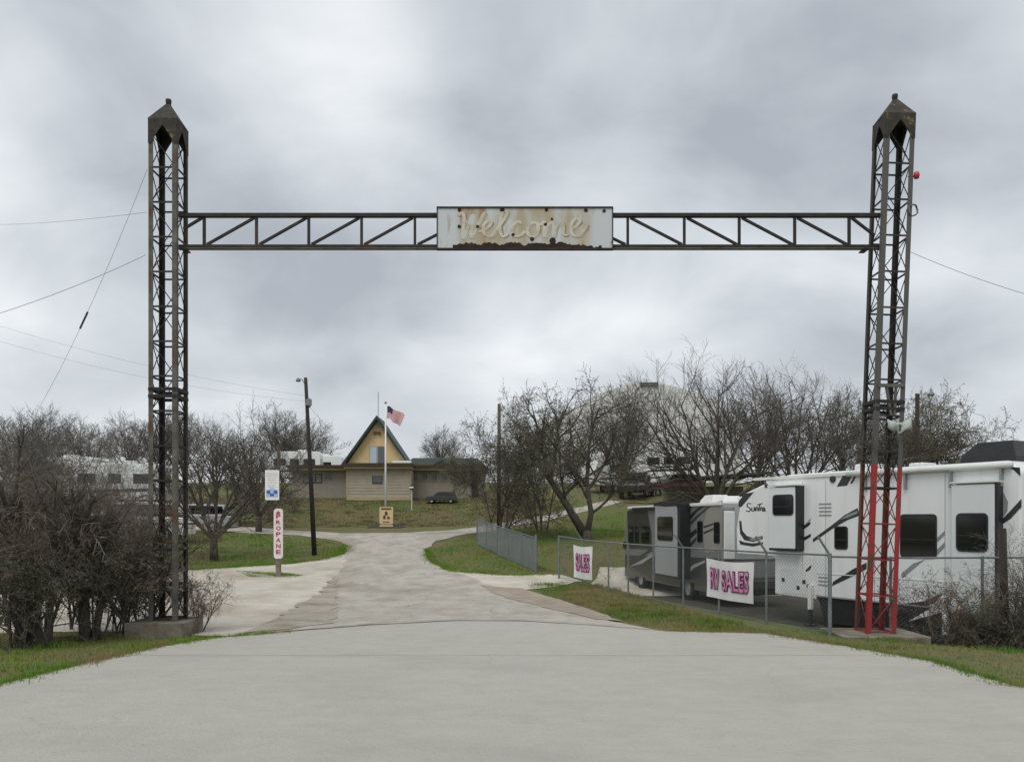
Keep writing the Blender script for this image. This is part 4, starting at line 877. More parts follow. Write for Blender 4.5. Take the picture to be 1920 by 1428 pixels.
# ================================================================== fences
fe = Vector((4.2, -13.0)).normalized()
def fpt(px):
    u = (px-CX)/FPX; y = 10.744/(u+0.3231); return Vector((u*y, y))
FH = 1.50
A = fpt(1048); B = fpt(1556)
fence = thing('chain_link_fence', 'galvanised chain-link fence with barbed arms running beside the road to the right tower', 'fence', (A.x, A.y, T(A.x, A.y)))
fo3 = tuple(fence.location)
posts = [1048, 1092, 1141, 1178, 1225, 1281, 1348, 1437, 1556]
tops = []
for i, px in enumerate(posts):
    p = fpt(px); z = T(p.x, p.y); r_ = 0.038 if i in (0, 8) else 0.024
    o = MB().tube([(p.x, p.y, z-0.1), (p.x, p.y, z+FH+0.03)], r_, 8).build('post', M_GALV, fence, off=fo3); tops.append((p.x, p.y, z+FH))
    if i in (1, 5, 7, 8):
        q = Vector((-0.952, -0.307))*0.26; MB().bar((p.x, p.y, z+FH), (p.x+q.x, p.y+q.y, z+FH+0.34), 0.03).build('barb_arm', M_GALV, o, off=fo3)
MB().tube(tops, 0.021, 7).build('top_rail', M_GALV, fence, off=fo3)
MB().tube([(x, y, z-FH+0.06) for x, y, z in tops], 0.006, 5).build('tension_wire', M_GALV, fence, off=fo3)
def mesh_wires(A_, B_, h, pitch, rad, nm, par, off):
    mb = MB(); d = Vector((B_[0]-A_[0], B_[1]-A_[1])); Ls = d.length; d.normalize(); k = -h
    while k < Ls:
        for sgn in (1, -1):
            a0 = k; a1 = k + h; z0, z1 = (0, h) if sgn > 0 else (h, 0)
            s0, s1 = max(0, a0), min(Ls, a1)
            if s1 - s0 < 0.02: continue
            f0 = (s0-a0)/h; f1 = (s1-a0)/h; n = 4; pts = []
            for i in range(n+1):
                s_ = s0+(s1-s0)*i/n; f = f0+(f1-f0)*i/n; x = A_[0]+d.x*s_; y = A_[1]+d.y*s_; pts.append((x, y, T(x, y)+0.05+(z0+(z1-z0)*f)*0.97))
            mb.tube(pts, rad, 3, cap=False)
        k += pitch
    o = mb.build(nm, M_WIRE, par, off=off); o['kind'] = 'stuff'; return o
mesh_wires(A, B, FH-0.05, 0.085, 0.0019, 'wire_mesh', fence, fo3)
# short return of the fence behind the tower
C0 = (5.9, 14.95); C1 = (7.36, 15.55); C2 = (11.5, 15.75)
fr2 = thing('chain_link_fence', 'chain-link fence behind the red tower legs, running right into the bush', 'fence', (C1[0], C1[1], T(*C1))); fo4 = tuple(fr2.location)
zc_ = 1.42
for (x, y) in (C1, (9.2, 15.65), C2):
    MB().tube([(x, y, T(x, y)-0.1), (x, y, zc_+0.03)], 0.028, 8).build('post', M_GALV, fr2, off=fo4)
MB().tube([(C0[0], C0[1], T(*C0)+FH-0.03), (C1[0], C1[1], zc_), (9.2, 15.65, zc_), (C2[0], C2[1], zc_)], 0.02, 7).build('top_rail', M_GALV, fr2, off=fo4)
mesh_wires(C1, C2, 1.45, 0.085, 0.0018, 'wire_mesh', fr2, fo4)

def banner(label, x0, x1, y0, y1, txt, hook):
    a = fpt(x0); b = fpt(x1); off_n = Vector((-0.952, -0.307))*0.045
    za = EYE+(HY-y1)/FPX*((a.y+b.y)/2); zb_ = EYE+(HY-y0)/FPX*((a.y+b.y)/2); wd = (b-a).length; ht = zb_-za; rz = math.atan2(b.y-a.y, b.x-a.x)
    t = thing('banner', label, 'banner', (a.x+off_n.x, a.y+off_n.y, za), rz); n = 14; mb = MB()
    cl_ = lambda x, z: (x, 0.018*math.sin(x*5.2)+0.012*math.sin(z*4+x*2)+0.003*math.sin(x*11+z*6), z + 0.05*math.sin(x/wd*math.pi)*(-1 if z > ht*.5 else -0.3) - 0.07*(x/wd-0.5)*0)
    for i in range(n+1):
        for j in range(9): mb.v.append(cl_(wd*i/n, ht*j/8))
    mb.f = [(i*9+j, (i+1)*9+j, (i+1)*9+j+1, i*9+j+1) for i in range(n) for j in range(8)]
    o = mb.build('cloth', M_BANNER, t, smooth=True)
    for k, (w_, cx_, s_) in enumerate(txt):
        for lay, (m_, of, dy) in enumerate(((M_PURP, 0.075, -0.018), (M_PINK, 0.010, -0.024))):
            vs, fs = textpoly(s_, w_*wd, ht*0.58*(1.0 if lay == 0 else 0.90), of); tm = MB()
            vv = []
            for x, z in vs:
                if lay: x *= 0.965
                q = cl_(x+cx_*wd, z+ht*0.5); vv.append((q[0], q[1]+dy, q[2]))
            tm.add(vv, fs); tm.build('lettering', m_, o)
    for xx in (0.03, wd-0.03):
        MB().tube([(xx, 0, ht-0.03), (xx+0.0, 0.05, ht+0.12)], 0.006, 4).build('tie', M_WIRE, t)
    return t
banner('white vinyl banner reading RV SALES in pink on the fence', 1328, 1417, 1049, 1124, [(0.22, 0.19, 'RV'), (0.56, 0.63, 'SALES')], 0)
banner('smaller faded banner near the far end of the fence', 1078, 1112, 1022, 1084, [(0.80, 0.5, 'SALES')], 0)

# slatted gate section between road and lot
sf = thing('slatted_fence', 'grey chain-link fence panel filled with upright privacy slats beside the road', 'fence', (0.9, 30.0, T(0.9, 30.0))); so_ = tuple(sf.location)
Pa = Vector((0.9, 30.0)); Pb = Vector((-1.71, 39.5)); Ls = (Pb-Pa).length; dd = (Pb-Pa).normalized(); sh = 1.30
M_SLAT = mat('grey_slats', (0.17, 0.195, 0.20), 0.6, col2=(0.235, 0.26, 0.262), scale=6, stretch=(1, 1, 0.2))
mb = MB(); k = 0.05
rr = random.Random(8)
while k < Ls-0.05:
    p = Pa+dd*k; z = T(p.x, p.y); q = p+dd*0.062
    mb.add([(p.x, p.y, z+0.05), (q.x, q.y, z+0.05), (q.x, q.y, z+sh-0.03+rr.uniform(-.05, .03)), (p.x, p.y, z+sh-0.03+rr.uniform(-.05, .03))], [(0, 1, 2, 3)])
    mb.add([(p.x+.02, p.y+.008, z+0.05), (q.x+.02, q.y+.008, z+0.05), (q.x+.02, q.y+.008, z+sh-0.04), (p.x+.02, p.y+.008, z+sh-0.04)], [(3, 2, 1, 0)])
    k += 0.088
o = mb.build('slats', M_SLAT, sf, off=so_); o['kind'] = 'stuff'
pts = []
for i in range(6):
    p = Pa+dd*(Ls*i/5); z = T(p.x, p.y); pts.append((p.x, p.y, z+sh)); MB().tube([(p.x, p.y, z-.05), (p.x, p.y, z+sh+(0.12 if i == 0 else 0.04))], 0.045 if i in (0, 5) else 0.03, 8).build('post', M_GALV, sf, off=so_)
MB().tube(pts, 0.022, 6).build('top_rail', M_GALV, sf, off=so_)
gt = ground(1003, 29.6)

# ================================================================== poles and signs
def pole(name, label, base, top, r0, r1, m, cat='utility pole'):
    t = thing(name, label, cat, base); b = Vector(base); q = Vector(top)-b
    MB().tube([(0, 0, -0.2), tuple(q*0.5), tuple(q)], [r0, (r0+r1)/2, r1], 10).build('shaft', m, t, smooth=True); return t, q
g = ground(590, 36.0); top = P(573, 708, 36.2)
t, q = pole('utility_pole', 'tall dark leaning utility pole on the lawn left of the road', tuple(g), tuple(top), 0.115, 0.075, M_POLE)
for dz_, dx in ((-0.05, -0.28),):
    MB().tube([(q.x, q.y, q.z-0.35), (q.x-0.15, q.y, q.z-0.08), (q.x-0.30, q.y-0.05, q.z-0.06)], 0.02, 6).build('lamp_arm', M_GALV, t)
    MB().lathe([(0.0, 0.09), (0.05, 0.08), (0.11, -0.02), (0.10, -0.08), (0.0, -0.10)], 10, 'z', (q.x-0.32, q.y-0.05, q.z-0.10)).build('lamp_head', M_GALV, t, smooth=True)
for k in range(3):
    zq = q.z*0.862 + 0.16*k - 0.2; f = zq/q.z; MB().lathe([(0.0, 0.06), (0.045, 0.05), (0.055, -0.03), (0.0, -0.06)], 8, 'z', (q.x*f+0.12+0.05*(k % 2), q.y*f-0.05, zq)).build('insulator', M_GALV, t, smooth=True)
MB().box(q.x*.86-0.02, q.x*.86+0.24, q.y*.86-0.16, q.y*.86-0.05, q.z*0.84, q.z*0.84+0.30).build('meter_box', M_GALV, t, bevel=0.02)
wire('service_wire', 'thin service wire from the dark utility pole to the house gable', P(580, 762, 36.2), P(662, 838, 61.0), 0.25, 0.008)
wire('overhead_wire', 'faint wire from the dark utility pole off to the far left', P(576, 742, 36.2), P(-160, 560, 30.0), 0.4, 0.006)
wire('overhead_wire', 'second faint wire from the dark utility pole off to the far left', P(577, 752, 36.2), P(-160, 590, 30.0), 0.5, 0.006)
g = ground(935, 44.0); t, q = pole('utility_pole', 'weathered brown utility pole among the middle trees', tuple(g), tuple(P(936, 757, 44.0)), 0.12, 0.09, M_POLE2)
g = ground(1720, 41.0); t, q = pole('utility_pole', 'dark utility pole with a yard lamp behind the white trailer', (g.x, g.y, g.z), tuple(P(1720, 738, 41.0)), 0.12, 0.10, M_POLE)
MB().tube([(q.x, q.y, q.z-0.4), (q.x+0.35, q.y, q.z-0.1), (q.x+0.68, q.y, q.z+0.05)], 0.02, 6).build('lamp_arm', M_GALV, t)
MB().lathe([(0.0, 0.30), (0.05, 0.28), (0.06, 0.12), (0.16, 0.02), (0.17, -0.08), (0.0, -0.12)], 12, 'z', (q.x+0.70, q.y, q.z-0.02)).build('lamp_head', M_GALV, t, smooth=True)
g = ground(1886, 14.6); t, q = pole('fence_post', 'weathered wooden post in the bush at the right edge', tuple(g), tuple(P(1880, 990, 14.6)), 0.07, 0.06, M_POLE, 'post')

# propane sign
g = ground(522, 29.0); ps = thing('sign_post', 'post with a tall PROPANE board below a white and blue notice', 'sign', tuple(g)); o3 = tuple(g)
MB().tube([(g.x, g.y, g.z-0.1), (g.x, g.y, EYE+(HY-832)/FPX*29.0)], 0.052, 8).build('post', M_POLE2, ps, off=o3)
MB().tube([(g.x, g.y, g.z-0.1), (g.x, g.y, g.z+0.62)], 0.10, 10).build('post_sleeve', M_FOOT, ps, off=o3)
def at(px, py, d=28.88): p = P(px, py, d); return p.x, p.z
(x0, z0), (x1, z1) = at(513.5, 1047), at(530.5, 953)
bo = MB().prism(rrect(x0, x1, z0, z1, 0.11), 28.86, 28.90).build('propane_board', M_PROP, ps, off=o3)
for i, ch in enumerate('PROPANE'):
    zc2 = z1 - (z1-z0)*(0.155+0.118*i); text_mb(ch, 0.17, 0.155, (x0+x1)/2+0.005, zc2, 28.855, 0.035).build('letter', M_REDTX, bo, off=o3)
fl = MB().prism([((x0+x1)/2+dx*0.08, z1-0.14+dz_*0.06) for dx, dz_ in ((-1, 0), (-.6, -1), (.6, -1), (1, 0), (.5, .3), (0, 1.1), (-.4, .4))], 28.852, 28.858).build('flame_mark', M_REDTX, bo, off=o3)
(x0, z0), (x1, z1) = at(497.5, 937), at(523.5, 881)
bo = MB().prism(rrect(x0, x1, z0, z1, 0.03), 28.85, 28.89).build('notice_board', M_WHITE, ps, off=o3)
wd = x1-x0
for i, (fz, a0, a1, hh) in enumerate(((0.88, .14, .86, .030), (0.81, .10, .90, .034), (0.73, .18, .84, .024), (0.66, .2, .78, .024), (0.58, .22, .82, .024), (0.50, .18, .70, .020), (0.44, .22, .74, .020))):
    xx = x0+wd*a0
    while xx < x0+wd*a1:
        l = 0.035+0.03*((i*7+int(xx*53)) % 3); MB().box(xx, min(xx+l, x0+wd*a1), 28.846, 28.851, z0+(z1-z0)*fz-hh/2, z0+(z1-z0)*fz+hh/2).build('print_mark', M_GREYTX, bo, off=o3); xx += l+0.02
MB().prism([(x0+wd*.08, z0+.10), (x0+wd*.92, z0+.10), (x0+wd*.92, z0+.36), (x0+wd*.5, z0+.44), (x0+wd*.08, z0+.36)], 28.845, 28.851).build('emblem', M_LBLUE, bo, off=o3)
for xx in (0.12, 0.62): MB().prism([(x0+wd*xx, z0+.24), (x0+wd*(xx+.26), z0+.22), (x0+wd*(xx+.26), z0+.34), (x0+wd*xx, z0+.33)], 28.841, 28.846).build('emblem_mark', M_BLUE, bo, off=o3)
MB().prism([(x0+wd*.38, z0+.14), (x0+wd*.62, z0+.14), (x0+wd*.68, z0+.20), (x0+wd*.5, z0+.24), (x0+wd*.32, z0+.20)], 28.841, 28.846).build('emblem_mark', M_BLUE, bo, off=o3)

# flagpole, flag and yellow sign
DF = 52.2
g = ground(723, DF); fp = thing('flagpole', 'slim white flagpole in front of the house gable', 'flagpole', tuple(g)); q = P(722, 757, DF)-g
MB().tube([(0, 0, -0.1), (0, 0, q.z)], [0.075, 0.042], 10).build('shaft', M_WHITE, fp, smooth=True)
MB().lathe([(0.0, -0.09), (0.07, -0.05), (0.08, 0.0), (0.05, 0.07), (0.0, 0.09)], 10, 'z', (0, 0, q.z+0.08)).build('finial', M_GALV, fp, smooth=True)
nu, nv_ = 22, 10; mb = MB(); h0 = P(723, 761, DF); uvs = []
for i in range(nu+1):
    for j in range(nv_+1):
        u = i/nu; v = j/nv_
        x = 0.06+1.17*u - 0.34*(1-v)*u + 0.05*math.sin(u*7+v*2); z = -0.62*u*(0.5+0.5*u) - 0.80*(1-v)*(1-0.12*u) + 0.05*math.sin(u*9)
        y = 0.10*math.sin(u*8.5+v*1.5)*(0.2+u); mb.v.append((x, y, z)); uvs.append((u, v))
mb.f = [(i*(nv_+1)+j, (i+1)*(nv_+1)+j, (i+1)*(nv_+1)+j+1, i*(nv_+1)+j+1) for i in range(nu) for j in range(nv_)]
fo_ = mb.build('flag', M_FLAG, smooth=True); fo_.location = h0; ul = fo_.data.uv_layers.new(name='UVMap')
for lp in fo_.data.loops: ul.data[lp.index].uv = uvs[lp.vertex_index]
tag(fo_, 'red and white striped flag with dark blue canton blowing from the flagpole', 'flag')
g = ground(725, 51.6); ysn = thing('notice_sign', 'small yellow sign with brown figures at the foot of the flagpole', 'sign', tuple(g)); o3 = tuple(g)
def yb(px, py): p = P(px, py, 51.6); return p.x, p.z
(x0, z0), (x1, z1) = yb(711.5, 982), yb(737, 950)
bo = MB().prism(rrect(x0, x1, z0, z1, 0.08), 51.58, 51.64).build('board', M_YEL, ysn, off=o3)
for pl in ([(.12, .84), (.88, .84), (.88, .94), (.12, .94)], [(.42, .5), (.58, .5), (.62, .66), (.5, .78), (.38, .66)], [(.28, .30), (.44, .28), (.46, .46), (.36, .54), (.26, .44)], [(.56, .28), (.80, .30), (.74, .42), (.58, .46)], [(.25, .10), (.75, .10), (.75, .15), (.25, .15)]):
    MB().prism([(x0+(x1-x0)*a_, z0+(z1-z0)*b_) for a_, b_ in pl], 51.57, 51.585).build('figure_mark', M_BRN, bo, off=o3)
(x2, z2), (x3, z3) = yb(711.5, 991), yb(737, 983.5); MB().box(x2, x3, 51.58, 51.63, z2, z3).build('lower_plank', M_YEL, ysn, off=o3)
for xx in (x0+0.02, x1-0.04): MB().box(xx-0.04, xx+0.04, 51.645, 51.70, g.z-0.1, z1-0.05).build('post', M_BRN, ysn, off=o3)
sheet('garden_bed', rough_edge([(-9.3, 51.0), (-7.0, 51.0), (-6.9, 52.0), (-7.4, 52.6), (-9.1, 52.5)], 0.08, 0.4, 9), M_MULCH, 0.03)

# ================================================================== the house
DH = 60.5; zh = P(0, 936, 60.0).z
hs_ = thing('office_house', 'low tan flat-roofed office with a steep A-frame gable on top', 'house', (-10.3, DH, zh)); hz_ = (-10.3, DH, zh)
def hx(px, d=60.5): return (px-CX)/FPX*d
def hzv(py, d=60.5): return EYE+(HY-py)/FPX*d
def hb(name, m, x0, x1, y0, y1, z0, z1, par=hs_, bevel=0.0): return MB().box(x0, x1, y0, y1, z0, z1).build(name, m, par, off=hz_, bevel=bevel)
zb0 = zh-0.5; zr = hzv(879)
hb('wall', M_WALL, hx(650), hx(770), 60.5, 66, zb0, zr); 
hb('wall', M_WALL2, hx(546, 62.5), hx(651, 62.5), 62.5, 68, zb0, zr)
hb('wall', M_WALL2, hx(769, 62.5), hx(905, 62.5), 62.5, 68, zb0, zr)
hb('fascia', M_TRIM, hx(647), hx(773), 60.05, 66.2, zr+0.001, zr+0.17); hb('fascia', M_FASCIA, hx(645), hx(775), 59.9, 66.3, zr+0.171, zr+0.42)
hb('fascia', M_TRIM, hx(541, 62), hx(648, 62), 61.9, 68.2, zr+0.003, zr+0.20); hb('fascia', M_FASCIA, hx(539, 62), hx(646, 62), 61.7, 68.3, zr+0.201, zr+0.40)
hb('fascia', M_TRIM, hx(774, 62), hx(908, 62), 61.9, 68.2, zr+0.003, zr+0.20); hb('fascia', M_FASCIA, hx(776, 62), hx(910, 62), 61.7, 68.3, zr+0.201, zr+0.40)
hb('base_board', M_TRIM, hx(650), hx(770), 60.46, 60.5, zh-0.05, zh+0.22)
hb('corner_board', M_TRIM, hx(650)-0.02, hx(652.5), 60.465, 60.52, zh+0.221, zr-0.001); hb('corner_board', M_TRIM, hx(767.5), hx(770)+0.02, 60.465, 60.52, zh+0.221, zr-0.001)
for k in range(1, 9): zq = zh+0.22+k*(zr-zh-0.22)/9; hb('siding_lap', M_WALL, hx(652.6), hx(767.4), 60.478, 60.5, zq-0.012, zq+0.012)
def hwin(px0, px1, py0, py1, d, pane=M_GREYW, frame=M_WHITE, div=1):
    x0, x1, z0, z1 = hx(px0, d), hx(px1, d), hzv(py1, d), hzv(py0, d); f = hb('window', frame, x0, x1, d-0.05, d+0.02, z0, z1)
    n = div
    for k in range(n):
        a_ = x0+(x1-x0)*k/n+0.05; b_ = x0+(x1-x0)*(k+1)/n-0.05; MB().box(a_, b_, d-0.062, d-0.045, z0+0.05, z1-0.05).build('pane', pane if not isinstance(pane, list) else pane[k % len(pane)], f, off=hz_)
hwin(698, 717, 892, 906, 60.5, M_GREYW, M_FASCIA); hwin(568, 604, 888, 905, 62.5, [M_CURT, M_GREYW, M_CURT], M_FASCIA, 3); hwin(608, 622, 886, 899, 62.5, M_CURT, M_WALL2)
for a_, b_ in ((772, 785), (789, 803), (807, 821), (825, 839), (843, 857), (861, 876)): hwin(a_, b_, 887, 902, 62.5, M_CURT, M_TRIM)
hb('door', M_BLK, hx(884, 62.5), hx(896, 62.5), 62.46, 62.5, zh+0.05, hzv(886, 62.5))
# A-frame
DA = 61.0
ax, az = hx(708, DA), hzv(788, DA); bl, brr = hx(651, DA), hx(761, DA); bz = zr+0.42
ga = MB().prism([(bl, bz), (brr, bz), (ax, az)], DA, DA+0.2).build('gable', M_GABLE, hs_, off=hz_)
for xe in (bl, brr):
    mb = MB(); dx = xe-ax; dz_ = bz-az; ln = math.hypot(dx, dz_); ux, uz = dx/ln, dz_/ln; nx_, nz_ = (uz, -ux) if dx < 0 else (-uz, ux)
    if nz_ < 0: nx_, nz_ = -nx_, -nz_
    ov = 0.45; p0 = (ax-ux*0.0, az+0.02); p1 = (xe+ux*ov, bz+uz*ov*0.6)
    mb.prism([p0, p1, (p1[0]+nx_*0.17, p1[1]+nz_*0.17), (ax, az+0.02+0.17/abs(ux))], DA-0.55, DA+3.2); mb.build('roof_slope', M_GREENRF, hs_, off=hz_)
hwin(693, 722, 836, 869, DA, [M_BLUEW, M_GREYW], M_TRIM, 2)
for px in (704, 711): hb('flood_lamp', M_BRN, hx(px, DA)-0.1, hx(px, DA)+0.1, DA-0.18, DA+0.0, hzv(814, DA), hzv(809, DA))
hb('roof_edge_light', M_WHITE, hx(738), hx(772), 59.95, 60.6, zr+0.425, zr+0.60)
MB().tube([(ax-0.12, DA+1, az-0.1), (ax-0.12, DA+1, hzv(735, DA+1))], 0.025, 6).build('antenna', M_GALV, hs_, off=hz_)
mbx = thing('mailbox', 'small black and white box on a slim post right of the house front', 'mailbox', tuple(ground(772, 57.0))); g = mbx.location
MB().tube([(0, 0, -0.1), (0, 0, 1.45)], 0.03, 6).build('post', M_WHITE, mbx)
MB().box(-0.14, 0.14, -0.2, 0.2, 1.45, 1.75).build('box', M_BLK, mbx, bevel=0.03); MB().box(-0.142, 0.142, -0.204, -0.1, 1.54, 1.66).build('white_band', M_WHITE, mbx)

# green roofed building behind
gb_ = thing('green_roof_building', 'pale building with green metal roof behind the house', 'building', (-8.0, 80, 4.2)); go = (-8.0, 80, 4.2)
def gx(px, d=80): return (px-CX)/FPX*d
def gz(py, d=80): return EYE+(HY-py)/FPX*d
MB().box(gx(765), gx(905), 80, 88, 4.0, gz(874)).build('wall', M_WALL, gb_, off=go)
MB().prism([(gx(758), gz(874)), (gx(912), gz(874)), (gx(896), gz(859)), (gx(775), gz(859))], 79.5, 88.5).build('roof', M_GREENR2, gb_, off=go)
MB().prism([(gx(813), gz(873)), (gx(845), gz(873)), (gx(831), gz(863))], 78.6, 79.49).build('porch_gable', M_GREENRF, gb_, off=go)
# large pale barn with a ridge vent
DB = 105
ba = thing('metal_barn', 'very large pale barn roof rising behind the bare trees', 'barn', ((1215-CX)/FPX*DB, DB, 4.25)); bo_ = tuple(ba.location)
pr = [(gx(1040, DB), 4.0), (gx(1040, DB), gz(795, DB))] + [(gx(1040+350*t_, DB), gz(795-77*(math.sin(math.pi*t_)**0.8), DB)) for t_ in [i/14 for i in range(1, 14)]] + [(gx(1390, DB), gz(795, DB)), (gx(1390, DB), 4.0)]
MB().prism(pr, DB, DB+40).build('shell', M_BARN, ba, off=bo_)
MB().box(gx(1200, DB), gx(1234, DB), DB-0.3, DB+30, gz(724, DB), gz(717, DB)).build('ridge_vent', M_ROOFG, ba, off=bo_)
for k in range(1, 12):
    xx = gx(1040+350*k/12, DB); zt_ = gz(795-77*(math.sin(math.pi*k/12)**0.8), DB); MB().box(xx-0.05, xx+0.05, DB-0.05, DB, 4.0, zt_-0.1).build('panel_seam', M_GREYTX, ba, off=bo_)
# dark shed roofs behind the fifth wheel
sh_ = thing('shed', 'low dark-roofed open shed behind the white trailer', 'shed', (gx(1420, 47), 47, T(gx(1420, 47), 47))); s3 = tuple(sh_.location)
MB().prism([(gx(1268, 47), gz(896, 47)), (gx(1440, 47), gz(884, 47)), (gx(1440, 47), gz(888, 47)), (gx(1268, 47), gz(900, 47))], 46.6, 52).build('roof', M_ROOFG, sh_, off=s3)
for px in (1275, 1350, 1430): MB().box(gx(px, 47)-0.06, gx(px, 47)+0.06, 46.9, 47.02, T(gx(px, 47), 47)-0.1, gz(899-12*(px-1268)/172, 47)+0.05).build('post', M_POLE2, sh_, off=s3)
MB().box(gx(1270, 47), gx(1438, 47), 51.8, 51.9, T(14, 52)-0.1, gz(905, 47)).build('back_wall', M_WALL2, sh_, off=s3)

# ================================================================== vegetation
def perp(d, r):
    a = d.orthogonal().normalized(); b = d.cross(a); t = r.uniform(0, 6.2832); return a*math.cos(t)+b*math.sin(t)
class Plant:
    def __init__(s, seed, **k):
        s.r = random.Random(seed); s.w = MB(); s.c = MB(); s.l = MB(); s.tips = []
        s.kids = k.get('kids', [4, 6, 6, 5, 3]); s.ratio = k.get('ratio', [.75, .62, .55, .52, .5]); s.ang = k.get('ang', [35, 42, 42, 45, 45])
        s.wander = k.get('wander', [.10, .16, .22, .28, .3, .3]); s.trop = k.get('trop', [.05, .05, .05, .03, .02, .0]); s.minr = k.get('minr', .006)
        s.seg = k.get('seg', [.6, .5, .4, .3, .25, .2]); s.thr = k.get('thr', .028); s.tmin = k.get('tmin', [.55, .3, .25, .2, .15]); s.leaf = k.get('leaf', 0); s.leafsize = k.get('leafsize', .05); s.taper = k.get('taper', .5)
        s.leafmax = k.get('leafmax', 99.0); s.zmax = k.get('zmax', 99)
    def grow(s, p, d, L_, rad, lev):
        r = s.r; n = max(2, int(L_/s.seg[lev])); pts = [p.copy()]; ds = [d.copy()]; d = d.normalized()
        last = lev >= len(s.kids)
        for i in range(n):
            d = d + Vector((r.gauss(0, 1), r.gauss(0, 1), r.gauss(0, 1)))*s.wander[lev]*0.6; d.z += s.trop[lev]; d.normalize()
            p = p + d*(L_/n)
            pts.append(p.copy()); ds.append(d.copy())
        e_ = 0.3 if last else s.taper
        rads = [max(s.minr*0.8, rad*(1-(1-e_)*i/n)) for i in range(n+1)]
        (s.w if rad > s.thr else s.c).tube(pts, rads, 8 if rad > .09 else (5 if rad > s.thr else 3), cap=False)
        if lev >= len(s.kids)-1: s.tips.append(pts[-1])
        if s.leaf and lev >= len(s.kids)-1:
            for i in range(1, n+1):
                if r.random() < s.leaf and pts[i].z < s.leafmax: s.addleaf(pts[i])
        if last: return
        k = s.kids[lev]; k = max(1, k+r.choice((-1, 0, 0, 1))) if k > 2 else k
        for j in range(k):
            t = s.tmin[lev]+(1-s.tmin[lev])*((j+r.random())/k); f = t*n; i = min(n-1, int(f)); fr_ = f-i
            bp = pts[i].lerp(pts[i+1], fr_); bd = ds[i+1]; a = R(s.ang[lev]*r.uniform(.6, 1.3)); nd = bd*math.cos(a)+perp(bd, r)*math.sin(a)
            s.grow(bp, nd, L_*s.ratio[lev]*r.uniform(.7, 1.2)*(1.15-.4*t), max(s.minr, rads[i]*r.uniform(.5, .72)), lev+1)
    def addleaf(s, p):
        r = s.r
        for _ in range(2):
            a = Vector((r.gauss(0, 1), r.gauss(0, 1), r.gauss(0, .6))).normalized(); b = perp(a, r); q = p+a*s.leafsize*.6+Vector((r.gauss(0, .03), r.gauss(0, .03), r.gauss(0, .03))); u = a*s.leafsize; v = b*s.leafsize*.42; o = len(s.l.v)
            s.l.v += [tuple(q-u), tuple(q-v), tuple(q+u), tuple(q+v)]; s.l.f.append((o, o+1, o+2, o+3))
    def place(s, name, label, cat, loc, rz=0.0, sc=1.0, bark=M_BARK, twig=M_TWIG, leafm=M_LEAF, group=None, wn_='trunk', cn='crown'):
        t = thing(name, label, cat, loc, rz, group); t.scale = (sc,)*3 if not isinstance(sc, tuple) else sc
        if s.w.v: s.w.build(wn_, bark, t, smooth=True)
        if s.c.v: s.c.build(cn, twig, t, smooth=False)
        if s.l.v: s.l.build('leaves', leafm, t)
        return t
TG = 'bare winter trees'
def put(src, label, px, d, rz, sc, zoff=-0.1, group=TG):
    g = ground(px, d); c = copy_tree(src); c.location = (g.x, g.y, g.z+zoff); c.rotation_euler = (0, 0, rz); c.scale = sc if isinstance(sc, tuple) else (sc,)*3; c['label'] = label
    if group: c['group'] = group
    return c
V = Vector
# big spreading tree behind the motorhome
g = ground(1342, 45.5); p = Plant(21, kids=[6, 10, 7, 5], ratio=[.9, .52, .53, .5], ang=[40, 44, 42, 42], minr=.0066, trop=[.03, .03, .05, .05, .04], tmin=[.30, .22, .18, .12], wander=[.08, .11, .13, .16, .18], seg=[.6, .6, .45, .3, .25], taper=.30)
p.w.tube([(0, 0, -.3), (0, 0, .7), (.05, 0, 1.5)], [.42, .34, .30], 10)
for a_, e_, l_, r_ in ((180, 46, 6.4, .12), (168, 26, 6.4, .10), (150, 60, 6.4, .13), (60, 74, 6.9, .15), (20, 52, 6.4, .13), (-15, 34, 5.8, .11), (260, 56, 5.6, .10), (100, 82, 6.9, .13), (210, 40, 5.4, .09), (35, 64, 6.6, .11), (178, 66, 6.6, .10)):
    p.grow(V((0, 0, 1.2)), V((math.cos(R(a_))*math.cos(R(e_)), math.sin(R(a_))*math.cos(R(e_))*.6, math.sin(R(e_)))), l_*1.03, r_*.92, 1)
bigA = p.place('bare_tree', 'wide spreading bare tree rising behind the motorhome', 'tree', (g.x, g.y, g.z), group=TG)
g = ground(1492, 50); p = Plant(22, kids=[6, 10, 7, 5], ratio=[.9, .52, .53, .5], ang=[40, 44, 42, 42], minr=.0068, tmin=[.3, .22, .18, .12], trop=[.03, .03, .05, .05, .04], wander=[.08, .11, .13, .16, .18], seg=[.6, .6, .45, .3, .25], taper=.30)
p.w.tube([(0, 0, -.3), (0, 0, .8), (.05, 0, 1.6)], [.36, .30, .26], 10)
for a_, e_, l_, r_ in ((170, 52, 6.4, .12), (120, 70, 6.9, .13), (40, 68, 6.8, .12), (10, 48, 6.3, .12), (-30, 32, 5.8, .10), (250, 60, 6.0, .10), (195, 36, 5.4, .09), (80, 84, 6.9, .12), (0, 62, 6.6, .11)):
    p.grow(V((0, 0, 1.3)), V((math.cos(R(a_))*math.cos(R(e_)), math.sin(R(a_))*math.cos(R(e_))*.6, math.sin(R(e_)))), l_*1.02, r_*.9, 1)
bigB = p.place('bare_tree', 'dense bare tree left of the right tower, behind the white trailer', 'tree', (g.x, g.y, g.z), twig=M_TWIGF, group=TG)
